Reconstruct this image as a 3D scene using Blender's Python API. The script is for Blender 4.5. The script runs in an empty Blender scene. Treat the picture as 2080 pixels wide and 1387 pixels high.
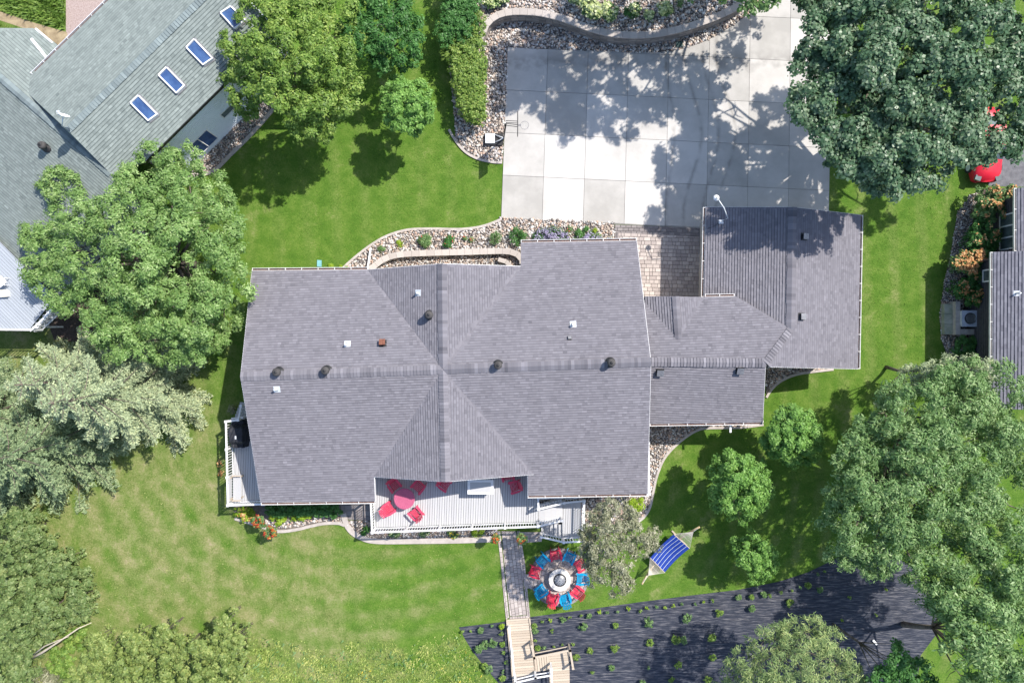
import bpy, math, random
import numpy as np
from mathutils import Matrix, Vector, Euler

random.seed(7)
RNG = np.random.default_rng(11)
C = bpy.context.scene.collection
SC = bpy.context.scene

# ------------------------------------------------------------------ camera, sky, sun, exposure
CAM_H = 42.0
PXM = 0.03
cam_d = bpy.data.cameras.new('camera'); cam = bpy.data.objects.new('camera', cam_d); C.objects.link(cam)
cam.location = (0, 0, CAM_H); cam.rotation_euler = (0, 0, 0)
cam_d.sensor_width = 36.0; cam_d.lens = 36.0 * CAM_H / (2080 * PXM); cam_d.clip_end = 2000; cam_d.clip_start = 0.5
SC.camera = cam
SUN_EL, SUN_AZ = math.radians(51.5), math.atan2(0.8, 0.6)
world = bpy.data.worlds.new('World'); SC.world = world; world.use_nodes = True
_n = world.node_tree.nodes; _l = world.node_tree.links
_sky = _n.new('ShaderNodeTexSky'); _sky.sky_type = 'NISHITA'; _sky.sun_disc = False
_sky.sun_elevation = SUN_EL; _sky.sun_rotation = SUN_AZ
_l.new(_sky.outputs[0], _n['Background'].inputs[0]); _n['Background'].inputs[1].default_value = 0.15
sun_d = bpy.data.lights.new('sun', 'SUN'); sun_d.energy = 4.3; sun_d.angle = math.radians(0.7); sun_d.color = (1.0, 0.945, 0.87)
sun = bpy.data.objects.new('sun', sun_d); C.objects.link(sun)
sdir = Vector((-math.sin(SUN_AZ) * math.cos(SUN_EL), -math.cos(SUN_AZ) * math.cos(SUN_EL), -math.sin(SUN_EL)))
sun.rotation_euler = sdir.to_track_quat('-Z', 'Y').to_euler(); sun.location = (20, 15, 30)
SC.view_settings.view_transform = 'Standard'; SC.view_settings.look = 'None'
SC.view_settings.exposure = 0.66; SC.view_settings.gamma = 1.0; SC.view_settings.use_curve_mapping = False

# ------------------------------------------------------------------ helpers
def q(px, py, z=0.0):
    """place of a thing seen at photo pixel (px, py) and standing z metres high, as a world point"""
    k = PXM * (1 - z / CAM_H)
    return Vector(((px - 1040) * k, (693.5 - py) * k, z))
def q2(px, py, z=0.0):
    v = q(px, py, z); return (v.x, v.y)
def wm(o):
    b = Matrix.LocRotScale(o.location, o.rotation_euler, o.scale)
    if o.parent: return wm(o.parent) @ o.matrix_parent_inverse @ b
    return b
def set_parent(c, p, keep=True):
    c.parent = p
    if keep: c.matrix_parent_inverse = wm(p).inverted()
def tag(o, label=None, cat=None, group=None, kind=None):
    if label: o['label'] = label
    if cat: o['category'] = cat
    if group: o['group'] = group
    if kind: o['kind'] = kind
    return o
def empty(name, loc, label, cat, group=None, rz=0):
    o = bpy.data.objects.new(name, None); C.objects.link(o); o.location = loc; o.rotation_euler = (0, 0, rz)
    o.empty_display_size = 0.3
    return tag(o, label, cat, group)
def link(name, me, parent=None, keep=True):
    o = bpy.data.objects.new(name, me); C.objects.link(o)
    if parent is not None: set_parent(o, parent, keep)
    return o
def copy_tree(o, parent=None):
    c = o.copy(); C.objects.link(c)
    if parent is not None: c.parent = parent
    for ch in list(o.children): copy_tree(ch, c)
    return c

class MB:
    def __init__(s): s.v = []; s.f = []; s.t = []
    def add(s, vs, fs, tone=0.5):
        b = len(s.v); s.v.extend([tuple(p) for p in vs])
        for f in fs: s.f.append(tuple(b + i for i in f)); s.t.append(tone)
    def box(s, c, size, rz=0.0, tone=0.5, tilt=None):
        hx, hy, hz = size[0] / 2, size[1] / 2, size[2] / 2
        pts = [Vector((x, y, z)) for z in (-hz, hz) for x, y in ((-hx, -hy), (hx, -hy), (hx, hy), (-hx, hy))]
        M = Matrix.Rotation(rz, 3, 'Z')
        if tilt is not None: M = M @ tilt
        pts = [M @ p + Vector(c) for p in pts]
        s.add(pts, [(0, 3, 2, 1), (4, 5, 6, 7), (0, 1, 5, 4), (1, 2, 6, 5), (2, 3, 7, 6), (3, 0, 4, 7)], tone)
        return s
    def bar(s, a, b, w, h, tone=0.5):
        a, b = Vector(a), Vector(b); d = b - a; L = d.length
        if L < 1e-6: return s
        d /= L; side = d.cross(Vector((0, 0, 1)))
        if side.length < 1e-4: side = Vector((1, 0, 0))
        side.normalize(); up = side.cross(d).normalized()
        pts = [p + side * (x * w / 2) + up * (y * h / 2) for p in (a, b) for x, y in ((-1, -1), (1, -1), (1, 1), (-1, 1))]
        s.add(pts, [(0, 1, 2, 3), (7, 6, 5, 4), (0, 4, 5, 1), (1, 5, 6, 2), (2, 6, 7, 3), (3, 7, 4, 0)], tone)
        return s
    def tube(s, pts, rs, n=7, tone=0.5, cap=True):
        pts = [Vector(p) for p in pts]
        if not hasattr(rs, '__len__'): rs = [rs] * len(pts)
        b = len(s.v)
        for i, p in enumerate(pts):
            d = (pts[min(i + 1, len(pts) - 1)] - pts[max(i - 1, 0)])
            d = d.normalized() if d.length > 1e-9 else Vector((0, 0, 1))
            a = d.cross(Vector((0.13, 0.31, 0.94))); a = a.normalized() if a.length > 1e-3 else Vector((1, 0, 0))
            c2 = d.cross(a)
            for k in range(n):
                t = 2 * math.pi * k / n
                s.v.append(tuple(p + (a * math.cos(t) + c2 * math.sin(t)) * rs[i]))
        for i in range(len(pts) - 1):
            for k in range(n):
                k2 = (k + 1) % n
                s.f.append((b + i * n + k, b + i * n + k2, b + (i + 1) * n + k2, b + (i + 1) * n + k)); s.t.append(tone)
        if cap:
            s.f.append(tuple(b + k for k in range(n))[::-1]); s.t.append(tone)
            s.f.append(tuple(b + (len(pts) - 1) * n + k for k in range(n))); s.t.append(tone)
        return s
    def lathe(s, prof, c=(0, 0, 0), n=16, tone=0.5):
        b = len(s.v); c = Vector(c)
        for r, z in prof:
            for k in range(n):
                t = 2 * math.pi * k / n; s.v.append((c.x + r * math.cos(t), c.y + r * math.sin(t), c.z + z))
        for i in range(len(prof) - 1):
            for k in range(n):
                k2 = (k + 1) % n
                s.f.append((b + i * n + k, b + i * n + k2, b + (i + 1) * n + k2, b + (i + 1) * n + k)); s.t.append(tone)
        s.f.append(tuple(b + k for k in range(n))[::-1]); s.t.append(tone)
        s.f.append(tuple(b + (len(prof) - 1) * n + k for k in range(n))); s.t.append(tone)
        return s
    def prism(s, poly, z0, z1, tone=0.5):
        """poly of (x, y); z0 and z1 numbers or per-vertex lists"""
        n = len(poly)
        a = sum(poly[i][0] * poly[(i + 1) % n][1] - poly[(i + 1) % n][0] * poly[i][1] for i in range(n))
        Z0 = list(z0) if hasattr(z0, '__len__') else [z0] * n
        Z1 = list(z1) if hasattr(z1, '__len__') else [z1] * n
        if a < 0: poly = poly[::-1]; Z0 = Z0[::-1]; Z1 = Z1[::-1]
        vs = [(p[0], p[1], z) for p, z in zip(poly, Z0)] + [(p[0], p[1], z) for p, z in zip(poly, Z1)]
        fs = [tuple(range(n))[::-1], tuple(range(n, 2 * n))] + [(i, (i + 1) % n, n + (i + 1) % n, n + i) for i in range(n)]
        s.add(vs, fs, tone); return s
    def mesh(s, name, m, smooth=False):
        me = bpy.data.meshes.new(name); me.from_pydata(s.v, [], s.f); me.materials.append(m)
        at = me.attributes.new('tone', 'FLOAT', 'FACE'); at.data.foreach_set('value', s.t)
        if smooth: me.polygons.foreach_set('use_smooth', [True] * len(me.polygons))
        me.update(); return me
    def obj(s, name, m, parent=None, smooth=False, keep=True):
        return link(name, s.mesh(name, m, smooth), parent, keep)

def np_mesh(name, verts, nper, tones, m, smooth=False):
    """verts (N*nper, 3) -> N polygons of nper corners with a tone each"""
    me = bpy.data.meshes.new(name); nv = len(verts); nf = nv // nper
    me.vertices.add(nv); me.vertices.foreach_set('co', verts.astype(np.float32).ravel())
    me.loops.add(nv); me.loops.foreach_set('vertex_index', np.arange(nv, dtype=np.int32))
    me.polygons.add(nf); me.polygons.foreach_set('loop_start', np.arange(0, nv, nper, dtype=np.int32))
    me.polygons.foreach_set('loop_total', np.full(nf, nper, dtype=np.int32))
    me.materials.append(m)
    at = me.attributes.new('tone', 'FLOAT', 'FACE'); at.data.foreach_set('value', np.asarray(tones, dtype=np.float32))
    me.update(calc_edges=True); return me

def clip_poly(subj, clipper):
    """Sutherland-Hodgman: any subject polygon clipped by a convex ccw one"""
    out = subj
    n = len(clipper)
    for i in range(n):
        ax, ay = clipper[i]; bx, by = clipper[(i + 1) % n]
        inp = out; out = []
        if not inp: return []
        sx, sy = inp[-1]; sd = (bx - ax) * (sy - ay) - (by - ay) * (sx - ax)
        for ex, ey in inp:
            ed = (bx - ax) * (ey - ay) - (by - ay) * (ex - ax)
            if ed >= 0:
                if sd < 0:
                    t = sd / (sd - ed); out.append((sx + (ex - sx) * t, sy + (ey - sy) * t))
                out.append((ex, ey))
            elif sd >= 0:
                t = sd / (sd - ed); out.append((sx + (ex - sx) * t, sy + (ey - sy) * t))
            sx, sy, sd = ex, ey, ed
    r = []
    for p in out:
        if not r or abs(p[0] - r[-1][0]) + abs(p[1] - r[-1][1]) > 1e-4: r.append(p)
    if len(r) > 1 and abs(r[0][0] - r[-1][0]) + abs(r[0][1] - r[-1][1]) < 1e-4: r.pop()
    return r
def area(p):
    return 0.5 * sum(p[i][0] * p[(i + 1) % len(p)][1] - p[(i + 1) % len(p)][0] * p[i][1] for i in range(len(p)))
def ccw(p): return p if area(p) > 0 else p[::-1]
def inside(poly, X, Y):
    r = np.zeros(len(X), bool); n = len(poly)
    for i in range(n):
        x0, y0 = poly[i]; x1, y1 = poly[(i + 1) % n]
        if y0 == y1: continue
        c = ((Y < y0) != (Y < y1)) & (X < (x1 - x0) * (Y - y0) / (y1 - y0) + x0)
        r ^= c
    return r
def smooth_line(pts, step=0.15):
    """Catmull-Rom through 2D/3D points, resampled"""
    P = [np.array(p, float) for p in pts]; P = [2 * P[0] - P[1]] + P + [2 * P[-1] - P[-2]]
    out = []
    for i in range(1, len(P) - 2):
        L = np.linalg.norm(P[i + 1] - P[i]); n = max(1, int(L / step))
        for k in range(n):
            t = k / n
            out.append(0.5 * ((2 * P[i]) + (P[i + 1] - P[i - 1]) * t + (2 * P[i - 1] - 5 * P[i] + 4 * P[i + 1] - P[i + 2]) * t * t + (3 * P[i] - P[i - 1] - 3 * P[i + 1] + P[i + 2]) * t ** 3))
    out.append(P[-2]); return [tuple(p) for p in out]
def resample(line, step):
    P = np.array(line); d = np.r_[0, np.cumsum(np.linalg.norm(np.diff(P, axis=0), axis=1))]
    n = max(2, int(d[-1] / step) + 1); t = np.linspace(0, d[-1], n)
    return [tuple(np.interp(x, d, P[:, k]) for k in range(P.shape[1])) for x in t]
def offset_line(line, off):
    P = np.array(line)[:, :2]; T = np.gradient(P, axis=0); T /= np.linalg.norm(T, axis=1)[:, None] + 1e-9
    return [tuple(p) for p in P + np.c_[-T[:, 1], T[:, 0]] * off]

# ------------------------------------------------------------------ materials
MATS = {}
def mat(name, c1, c2=None, scale=4.0, rough=0.85, tone=0.0, bump=0.0, bscale=None, spec=0.3, metal=0.0, trans=0.0, detail=6, c3=None, stretch=(1, 1, 1), streak=0.0):
    m = bpy.data.materials.new(name); m.use_nodes = True; N = m.node_tree.nodes; L = m.node_tree.links
    b = N['Principled BSDF']; b.inputs['Roughness'].default_value = rough; b.inputs['Metallic'].default_value = metal
    b.inputs['Specular IOR Level'].default_value = spec
    tc = N.new('ShaderNodeTexCoord'); mp = N.new('ShaderNodeMapping'); L.new(tc.outputs['Object'], mp.inputs[0]); mp.inputs['Scale'].default_value = stretch
    nz = N.new('ShaderNodeTexNoise'); nz.inputs['Scale'].default_value = scale; nz.inputs['Detail'].default_value = detail; nz.inputs['Roughness'].default_value = 0.65
    L.new(mp.outputs[0], nz.inputs['Vector'])
    at = N.new('ShaderNodeAttribute'); at.attribute_name = 'tone'
    mx = N.new('ShaderNodeMix'); mx.data_type = 'FLOAT'; mx.inputs[0].default_value = tone
    L.new(nz.outputs['Fac'], mx.inputs[2]); L.new(at.outputs['Fac'], mx.inputs[3])
    cr = N.new('ShaderNodeValToRGB'); e = cr.color_ramp.elements
    c2 = c2 or tuple(min(1, x * 1.25) for x in c1)
    lo, hi = (0.32, 0.68) if tone < 0.5 else (0.0, 1.0)
    e[0].position = lo; e[0].color = (*c1, 1); e[1].position = hi; e[1].color = (*c2, 1)
    if c3:
        x = e.new((lo + hi) / 2); x.color = (*c2, 1); e[-1].color = (*c3, 1)
    L.new(mx.outputs[0], cr.inputs[0]); col = cr.outputs[0]
    L.new(col, b.inputs['Base Color'])
    if bump:
        bn = N.new('ShaderNodeTexNoise'); bn.inputs['Scale'].default_value = bscale or scale * 6; bn.inputs['Detail'].default_value = 4
        L.new(mp.outputs[0], bn.inputs['Vector'])
        bp = N.new('ShaderNodeBump'); bp.inputs['Strength'].default_value = bump; bp.inputs['Distance'].default_value = 0.03
        L.new(bn.outputs['Fac'], bp.inputs['Height']); L.new(bp.outputs[0], b.inputs['Normal'])
    if trans:
        tr = N.new('ShaderNodeBsdfTranslucent'); L.new(col, tr.inputs[0])
        ms = N.new('ShaderNodeMixShader'); ms.inputs[0].default_value = trans
        L.new(b.outputs[0], ms.inputs[1]); L.new(tr.outputs[0], ms.inputs[2]); L.new(ms.outputs[0], N['Material Output'].inputs[0])
    MATS[name] = m; return m
def leaf_mat(name, dark, mid, light, rough=0.5, trans=0.35):
    return mat(name, dark, mid, c3=light, tone=0.85, scale=1.2, rough=rough, trans=trans, spec=0.35)

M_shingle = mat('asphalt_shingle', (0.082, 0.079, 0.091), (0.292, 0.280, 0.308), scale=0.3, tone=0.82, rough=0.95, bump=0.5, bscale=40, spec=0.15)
M_cap = mat('ridge_cap', (0.085, 0.082, 0.095), (0.262, 0.252, 0.278), scale=.4, tone=0.85, rough=0.95, bump=0.4, bscale=40, spec=0.15)
M_shingle_g = mat('green_grey_shingle', (0.080, 0.098, 0.096), (0.34, 0.385, 0.36), scale=0.4, tone=0.84, rough=0.95, bump=0.5, bscale=40, spec=0.15)
M_shingle_d = mat('charcoal_shingle', (0.05, 0.05, 0.07), (0.27, 0.27, 0.31), scale=0.5, tone=0.88, rough=0.95, bump=0.5, bscale=40, spec=0.15)
M_deckbase = mat('roof_underlay', (0.06, 0.06, 0.07), rough=0.95)
M_trim = mat('white_trim', (0.70, 0.70, 0.70), (0.80, 0.80, 0.80), rough=0.45)
M_gut = mat('gutter_enamel', (0.66, 0.64, 0.62), (0.80, 0.79, 0.77), rough=0.4)
M_gutin = mat('gutter_inside_dirt', (0.05, 0.03, 0.03), (0.16, 0.08, 0.06), scale=9, rough=0.9)
M_siding = mat('cream_siding', (0.48, 0.44, 0.38), (0.56, 0.52, 0.46), rough=0.7)
M_siding_n = mat('white_siding', (0.72, 0.77, 0.82), (0.80, 0.84, 0.88), rough=0.55)
M_siding_d = mat('dark_siding', (0.05, 0.05, 0.06), (0.08, 0.08, 0.09), rough=0.8)
M_conc = mat('driveway_concrete', (0.36, 0.345, 0.322), (0.565, 0.54, 0.51), scale=0.45, tone=0.32, rough=0.85, bump=0.25, bscale=30, detail=10)
M_sand = mat('joint_sand', (0.17, 0.155, 0.145), (0.26, 0.24, 0.22), rough=0.95)
def add_stains(m):
    N, L = m.node_tree.nodes, m.node_tree.links; b = N['Principled BSDF']; src = b.inputs['Base Color'].links[0].from_socket
    tc = N.new('ShaderNodeTexCoord'); s = N.new('ShaderNodeSeparateXYZ'); L.new(tc.outputs['Object'], s.inputs[0])
    def M(op, a, c, d=None):
        n = N.new('ShaderNodeMath'); n.operation = op
        for i, x in enumerate((a, c, d)):
            if x is None: continue
            if isinstance(x, (int, float)): n.inputs[i].default_value = x
            else: L.new(x, n.inputs[i])
        return n.outputs[0]
    X, Y = s.outputs[0], s.outputs[1]; tot = None
    nz = N.new('ShaderNodeTexNoise'); nz.inputs['Scale'].default_value = 1.3; nz.inputs['Detail'].default_value = 8; L.new(tc.outputs['Object'], nz.inputs['Vector']); wv = M('SUBTRACT', nz.outputs['Fac'], .5)
    for x0, amp in ((11.0, .55), (12.1, .5), (13.0, .6), (9.6, .25)):
        cx = M('ADD', M('MULTIPLY', M('SINE', M('MULTIPLY', Y, .62), 0), amp), x0)
        d = M('ABSOLUTE', M('SUBTRACT', M('ADD', X, M('MULTIPLY', wv, .25)), cx), 0)
        k = M('MULTIPLY', M('MAXIMUM', M('SUBTRACT', 1, M('MULTIPLY', d, 5.5)), 0), .42)
        tot = k if tot is None else M('ADD', tot, k)
    # damp, dirty band below the gravel bank
    d = M('ABSOLUTE', M('SUBTRACT', M('ADD', Y, M('MULTIPLY', wv, 1.6)), 17.15), 0)
    tot = M('ADD', tot, M('MULTIPLY', M('MAXIMUM', M('SUBTRACT', 1, M('MULTIPLY', d, 1.6)), 0), .48))
    mk = N.new('ShaderNodeMapRange'); L.new(nz.outputs['Fac'], mk.inputs[0]); mk.inputs[1].default_value = .34; mk.inputs[2].default_value = .58
    tot = M('MULTIPLY', tot, mk.outputs[0])
    mx = N.new('ShaderNodeMix'); mx.data_type = 'RGBA'; L.new(tot, mx.inputs[0]); L.new(src, mx.inputs[6]); mx.inputs[7].default_value = (.12, .11, .10, 1); L.new(mx.outputs[2], b.inputs['Base Color'])
add_stains(M_conc)
M_joint = mat('joint_dark', (0.15, 0.14, 0.13), rough=0.95)
M_edge = mat('concrete_edging', (0.36, 0.32, 0.29), (0.50, 0.45, 0.41), scale=3, rough=0.9, bump=0.3)
M_paver = mat('paver', (0.30, 0.255, 0.24), (0.56, 0.495, 0.45), scale=2.5, tone=0.65, rough=0.9, bump=0.4, bscale=25)
M_paver_dark = mat('paver_border', (0.17, 0.15, 0.15), (0.30, 0.27, 0.26), scale=2.5, tone=0.65, rough=0.9, bump=0.4, bscale=25)
M_wallcap = mat('wall_cap_stone', (0.36, 0.32, 0.29), (0.50, 0.45, 0.41), scale=2.5, tone=0.6, rough=0.9, bump=0.4)
M_wallblock = mat('wall_block', (0.20, 0.175, 0.155), (0.40, 0.35, 0.31), scale=3, tone=0.7, rough=0.95, bump=0.8, bscale=12)
M_soil = mat('gravel_bed_soil', (0.10, 0.085, 0.075), (0.22, 0.19, 0.17), scale=6, rough=0.95, bump=0.6, bscale=30)
M_mulch = mat('dark_mulch', (0.05, 0.035, 0.03), (0.13, 0.10, 0.085), scale=10, rough=0.95, bump=0.8, bscale=25)
M_compo = mat('composite_decking', (0.40, 0.40, 0.41), (0.50, 0.50, 0.51), scale=1.5, tone=0.5, rough=0.6, stretch=(8, .6, 1))
M_compo_n = mat('grey_decking', (0.30, 0.33, 0.37), (0.39, 0.42, 0.46), scale=1.5, tone=0.5, rough=0.6)
M_white = mat('white_railing', (0.74, 0.73, 0.74), (0.80, 0.80, 0.81), rough=0.4)
M_wood = mat('weathered_board', (0.36, 0.29, 0.22), (0.58, 0.50, 0.40), scale=3, tone=0.5, rough=0.85, stretch=(.5, 8, 1), bump=0.3)
M_red = mat('red_plastic', (0.60, 0.030, 0.070), (0.72, 0.05, 0.10), scale=2, rough=0.5)
M_pinkred = mat('faded_red_plastic', (0.58, 0.05, 0.11), (0.68, 0.075, 0.14), scale=3, rough=0.55)
M_blue = mat('blue_plastic', (0.0, 0.24, 0.46), (0.008, 0.33, 0.58), scale=3, rough=0.45)
M_black = mat('black_cover', (0.012, 0.013, 0.017), (0.03, 0.032, 0.04), scale=3, rough=0.55, bump=0.3, bscale=6)
M_blackmetal = mat('black_metal', (0.02, 0.02, 0.022), (0.05, 0.05, 0.05), scale=5, rough=0.45, metal=0.3)
M_greymetal = mat('grey_metal', (0.16, 0.16, 0.17), (0.28, 0.28, 0.29), scale=5, rough=0.45, metal=0.5)
M_galv = mat('galvanised', (0.50, 0.53, 0.56), (0.72, 0.75, 0.78), scale=6, rough=0.4, metal=0.2)
M_rust = mat('rusted_cap', (0.12, 0.045, 0.03), (0.26, 0.11, 0.07), scale=8, rough=0.85)
M_glass = mat('window_glass', (0.025, 0.055, 0.16), (0.07, 0.14, 0.30), scale=1.3, rough=0.08, spec=0.9)  # reflected sky put into the base colour as mottled blue
M_glass_g = mat('house_glass', (0.05, 0.07, 0.07), (0.13, 0.17, 0.17), scale=2, rough=0.1, spec=0.8)
M_bark = mat('bark', (0.10, 0.08, 0.065), (0.22, 0.18, 0.15), scale=5, rough=0.95, bump=0.8)
M_palebark = mat('pale_bark', (0.42, 0.35, 0.26), (0.62, 0.54, 0.42), scale=5, rough=0.9, bump=0.5)
M_stone = None

def rock_mat():
    m = mat('river_rock', (0.1, 0.1, 0.1), tone=1.0, rough=0.8, bump=0.3, bscale=20)
    cr = [n for n in m.node_tree.nodes if n.type == 'VALTORGB'][0].color_ramp
    cr.interpolation = 'CONSTANT'
    while len(cr.elements) > 1: cr.elements.remove(cr.elements[-1])
    cols = [(0.0, (0.42, 0.35, 0.29)), (0.2, (0.55, 0.50, 0.45)), (0.38, (0.30, 0.25, 0.22)), (0.5, (0.62, 0.60, 0.57)), (0.62, (0.50, 0.36, 0.28)), (0.74, (0.22, 0.21, 0.21)), (0.82, (0.46, 0.42, 0.40)), (0.93, (0.16, 0.14, 0.13))]
    cr.elements[0].position = 0; cr.elements[0].color = (*cols[0][1], 1)
    for p, c in cols[1:]:
        e = cr.elements.new(p); e.color = (*c, 1)
    return m
M_rock = rock_mat()
L_yel = leaf_mat('leaf_yellow_green', (0.085, 0.170, 0.026), (0.190, 0.310, 0.058), (0.40, 0.50, 0.12))
L_mid = leaf_mat('leaf_mid_green', (0.070, 0.155, 0.042), (0.150, 0.270, 0.088), (0.34, 0.46, 0.19))
L_dark = leaf_mat('leaf_blue_green', (0.050, 0.115, 0.052), (0.120, 0.215, 0.110), (0.38, 0.46, 0.30), rough=0.38)
L_silver = leaf_mat('leaf_silver_green', (0.090, 0.180, 0.055), (0.200, 0.335, 0.115), (0.46, 0.58, 0.27), rough=0.45)
L_deep = leaf_mat('leaf_deep_green', (0.034, 0.115, 0.026), (0.075, 0.205, 0.045), (0.15, 0.33, 0.09))
L_lime = leaf_mat('leaf_lime', (0.15, 0.26, 0.018), (0.28, 0.42, 0.03), (0.42, 0.52, 0.06))
L_thick = leaf_mat('leaf_thicket', (0.085, 0.150, 0.040), (0.180, 0.260, 0.085), (0.38, 0.44, 0.18))
L_feather = leaf_mat('leaf_feathery_green', (0.10, 0.20, 0.050), (0.215, 0.355, 0.100), (0.46, 0.59, 0.25))
L_fresh = leaf_mat('leaf_fresh_green', (0.085, 0.20, 0.035), (0.185, 0.365, 0.075), (0.36, 0.56, 0.15))
L_sun = leaf_mat('leaf_sunny_olive', (0.11, 0.175, 0.045), (0.235, 0.315, 0.085), (0.46, 0.50, 0.17))
L_spruce = leaf_mat('spruce_needles', (0.17, 0.225, 0.125), (0.35, 0.42, 0.245), (0.60, 0.63, 0.34), rough=0.6, trans=0.15)
L_spruce2 = leaf_mat('green_spruce_needles', (0.095, 0.155, 0.075), (0.22, 0.30, 0.15), (0.42, 0.48, 0.25), rough=0.6, trans=0.15)
L_pine = leaf_mat('pine_needles', (0.085, 0.150, 0.050), (0.205, 0.290, 0.100), (0.48, 0.52, 0.20), rough=0.55, trans=0.2)
L_birch = leaf_mat('olive_leaf', (0.13, 0.15, 0.075), (0.27, 0.28, 0.17), (0.52, 0.49, 0.36), rough=0.5, trans=0.2)
L_grass = leaf_mat('rough_grass', (0.155, 0.264, 0.054), (0.372, 0.465, 0.116), (0.651, 0.651, 0.248), rough=0.6)
L_flower_r = leaf_mat('flower_red_orange', (0.38, 0.02, 0.02), (0.52, 0.07, 0.03), (0.62, 0.34, 0.05), trans=0.2)
L_flower_m = leaf_mat('flower_red', (0.45, 0.03, 0.04), (0.62, 0.05, 0.07), (0.70, 0.16, 0.14), trans=0.2)
L_flower_l = leaf_mat('flower_lavender', (0.24, 0.20, 0.36), (0.34, 0.30, 0.46), (0.50, 0.46, 0.58), trans=0.2)
L_flower_o = leaf_mat('flower_orange', (0.45, 0.17, 0.06), (0.58, 0.30, 0.12), (0.66, 0.45, 0.22), trans=0.2)
L_flower_w = leaf_mat('hydrangea_bloom', (0.38, 0.46, 0.16), (0.55, 0.62, 0.28), (0.72, 0.74, 0.50), trans=0.2)
L_flower_y = leaf_mat('flower_yellow', (0.60, 0.42, 0.03), (0.68, 0.52, 0.05), (0.74, 0.62, 0.12), trans=0.2)

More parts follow.
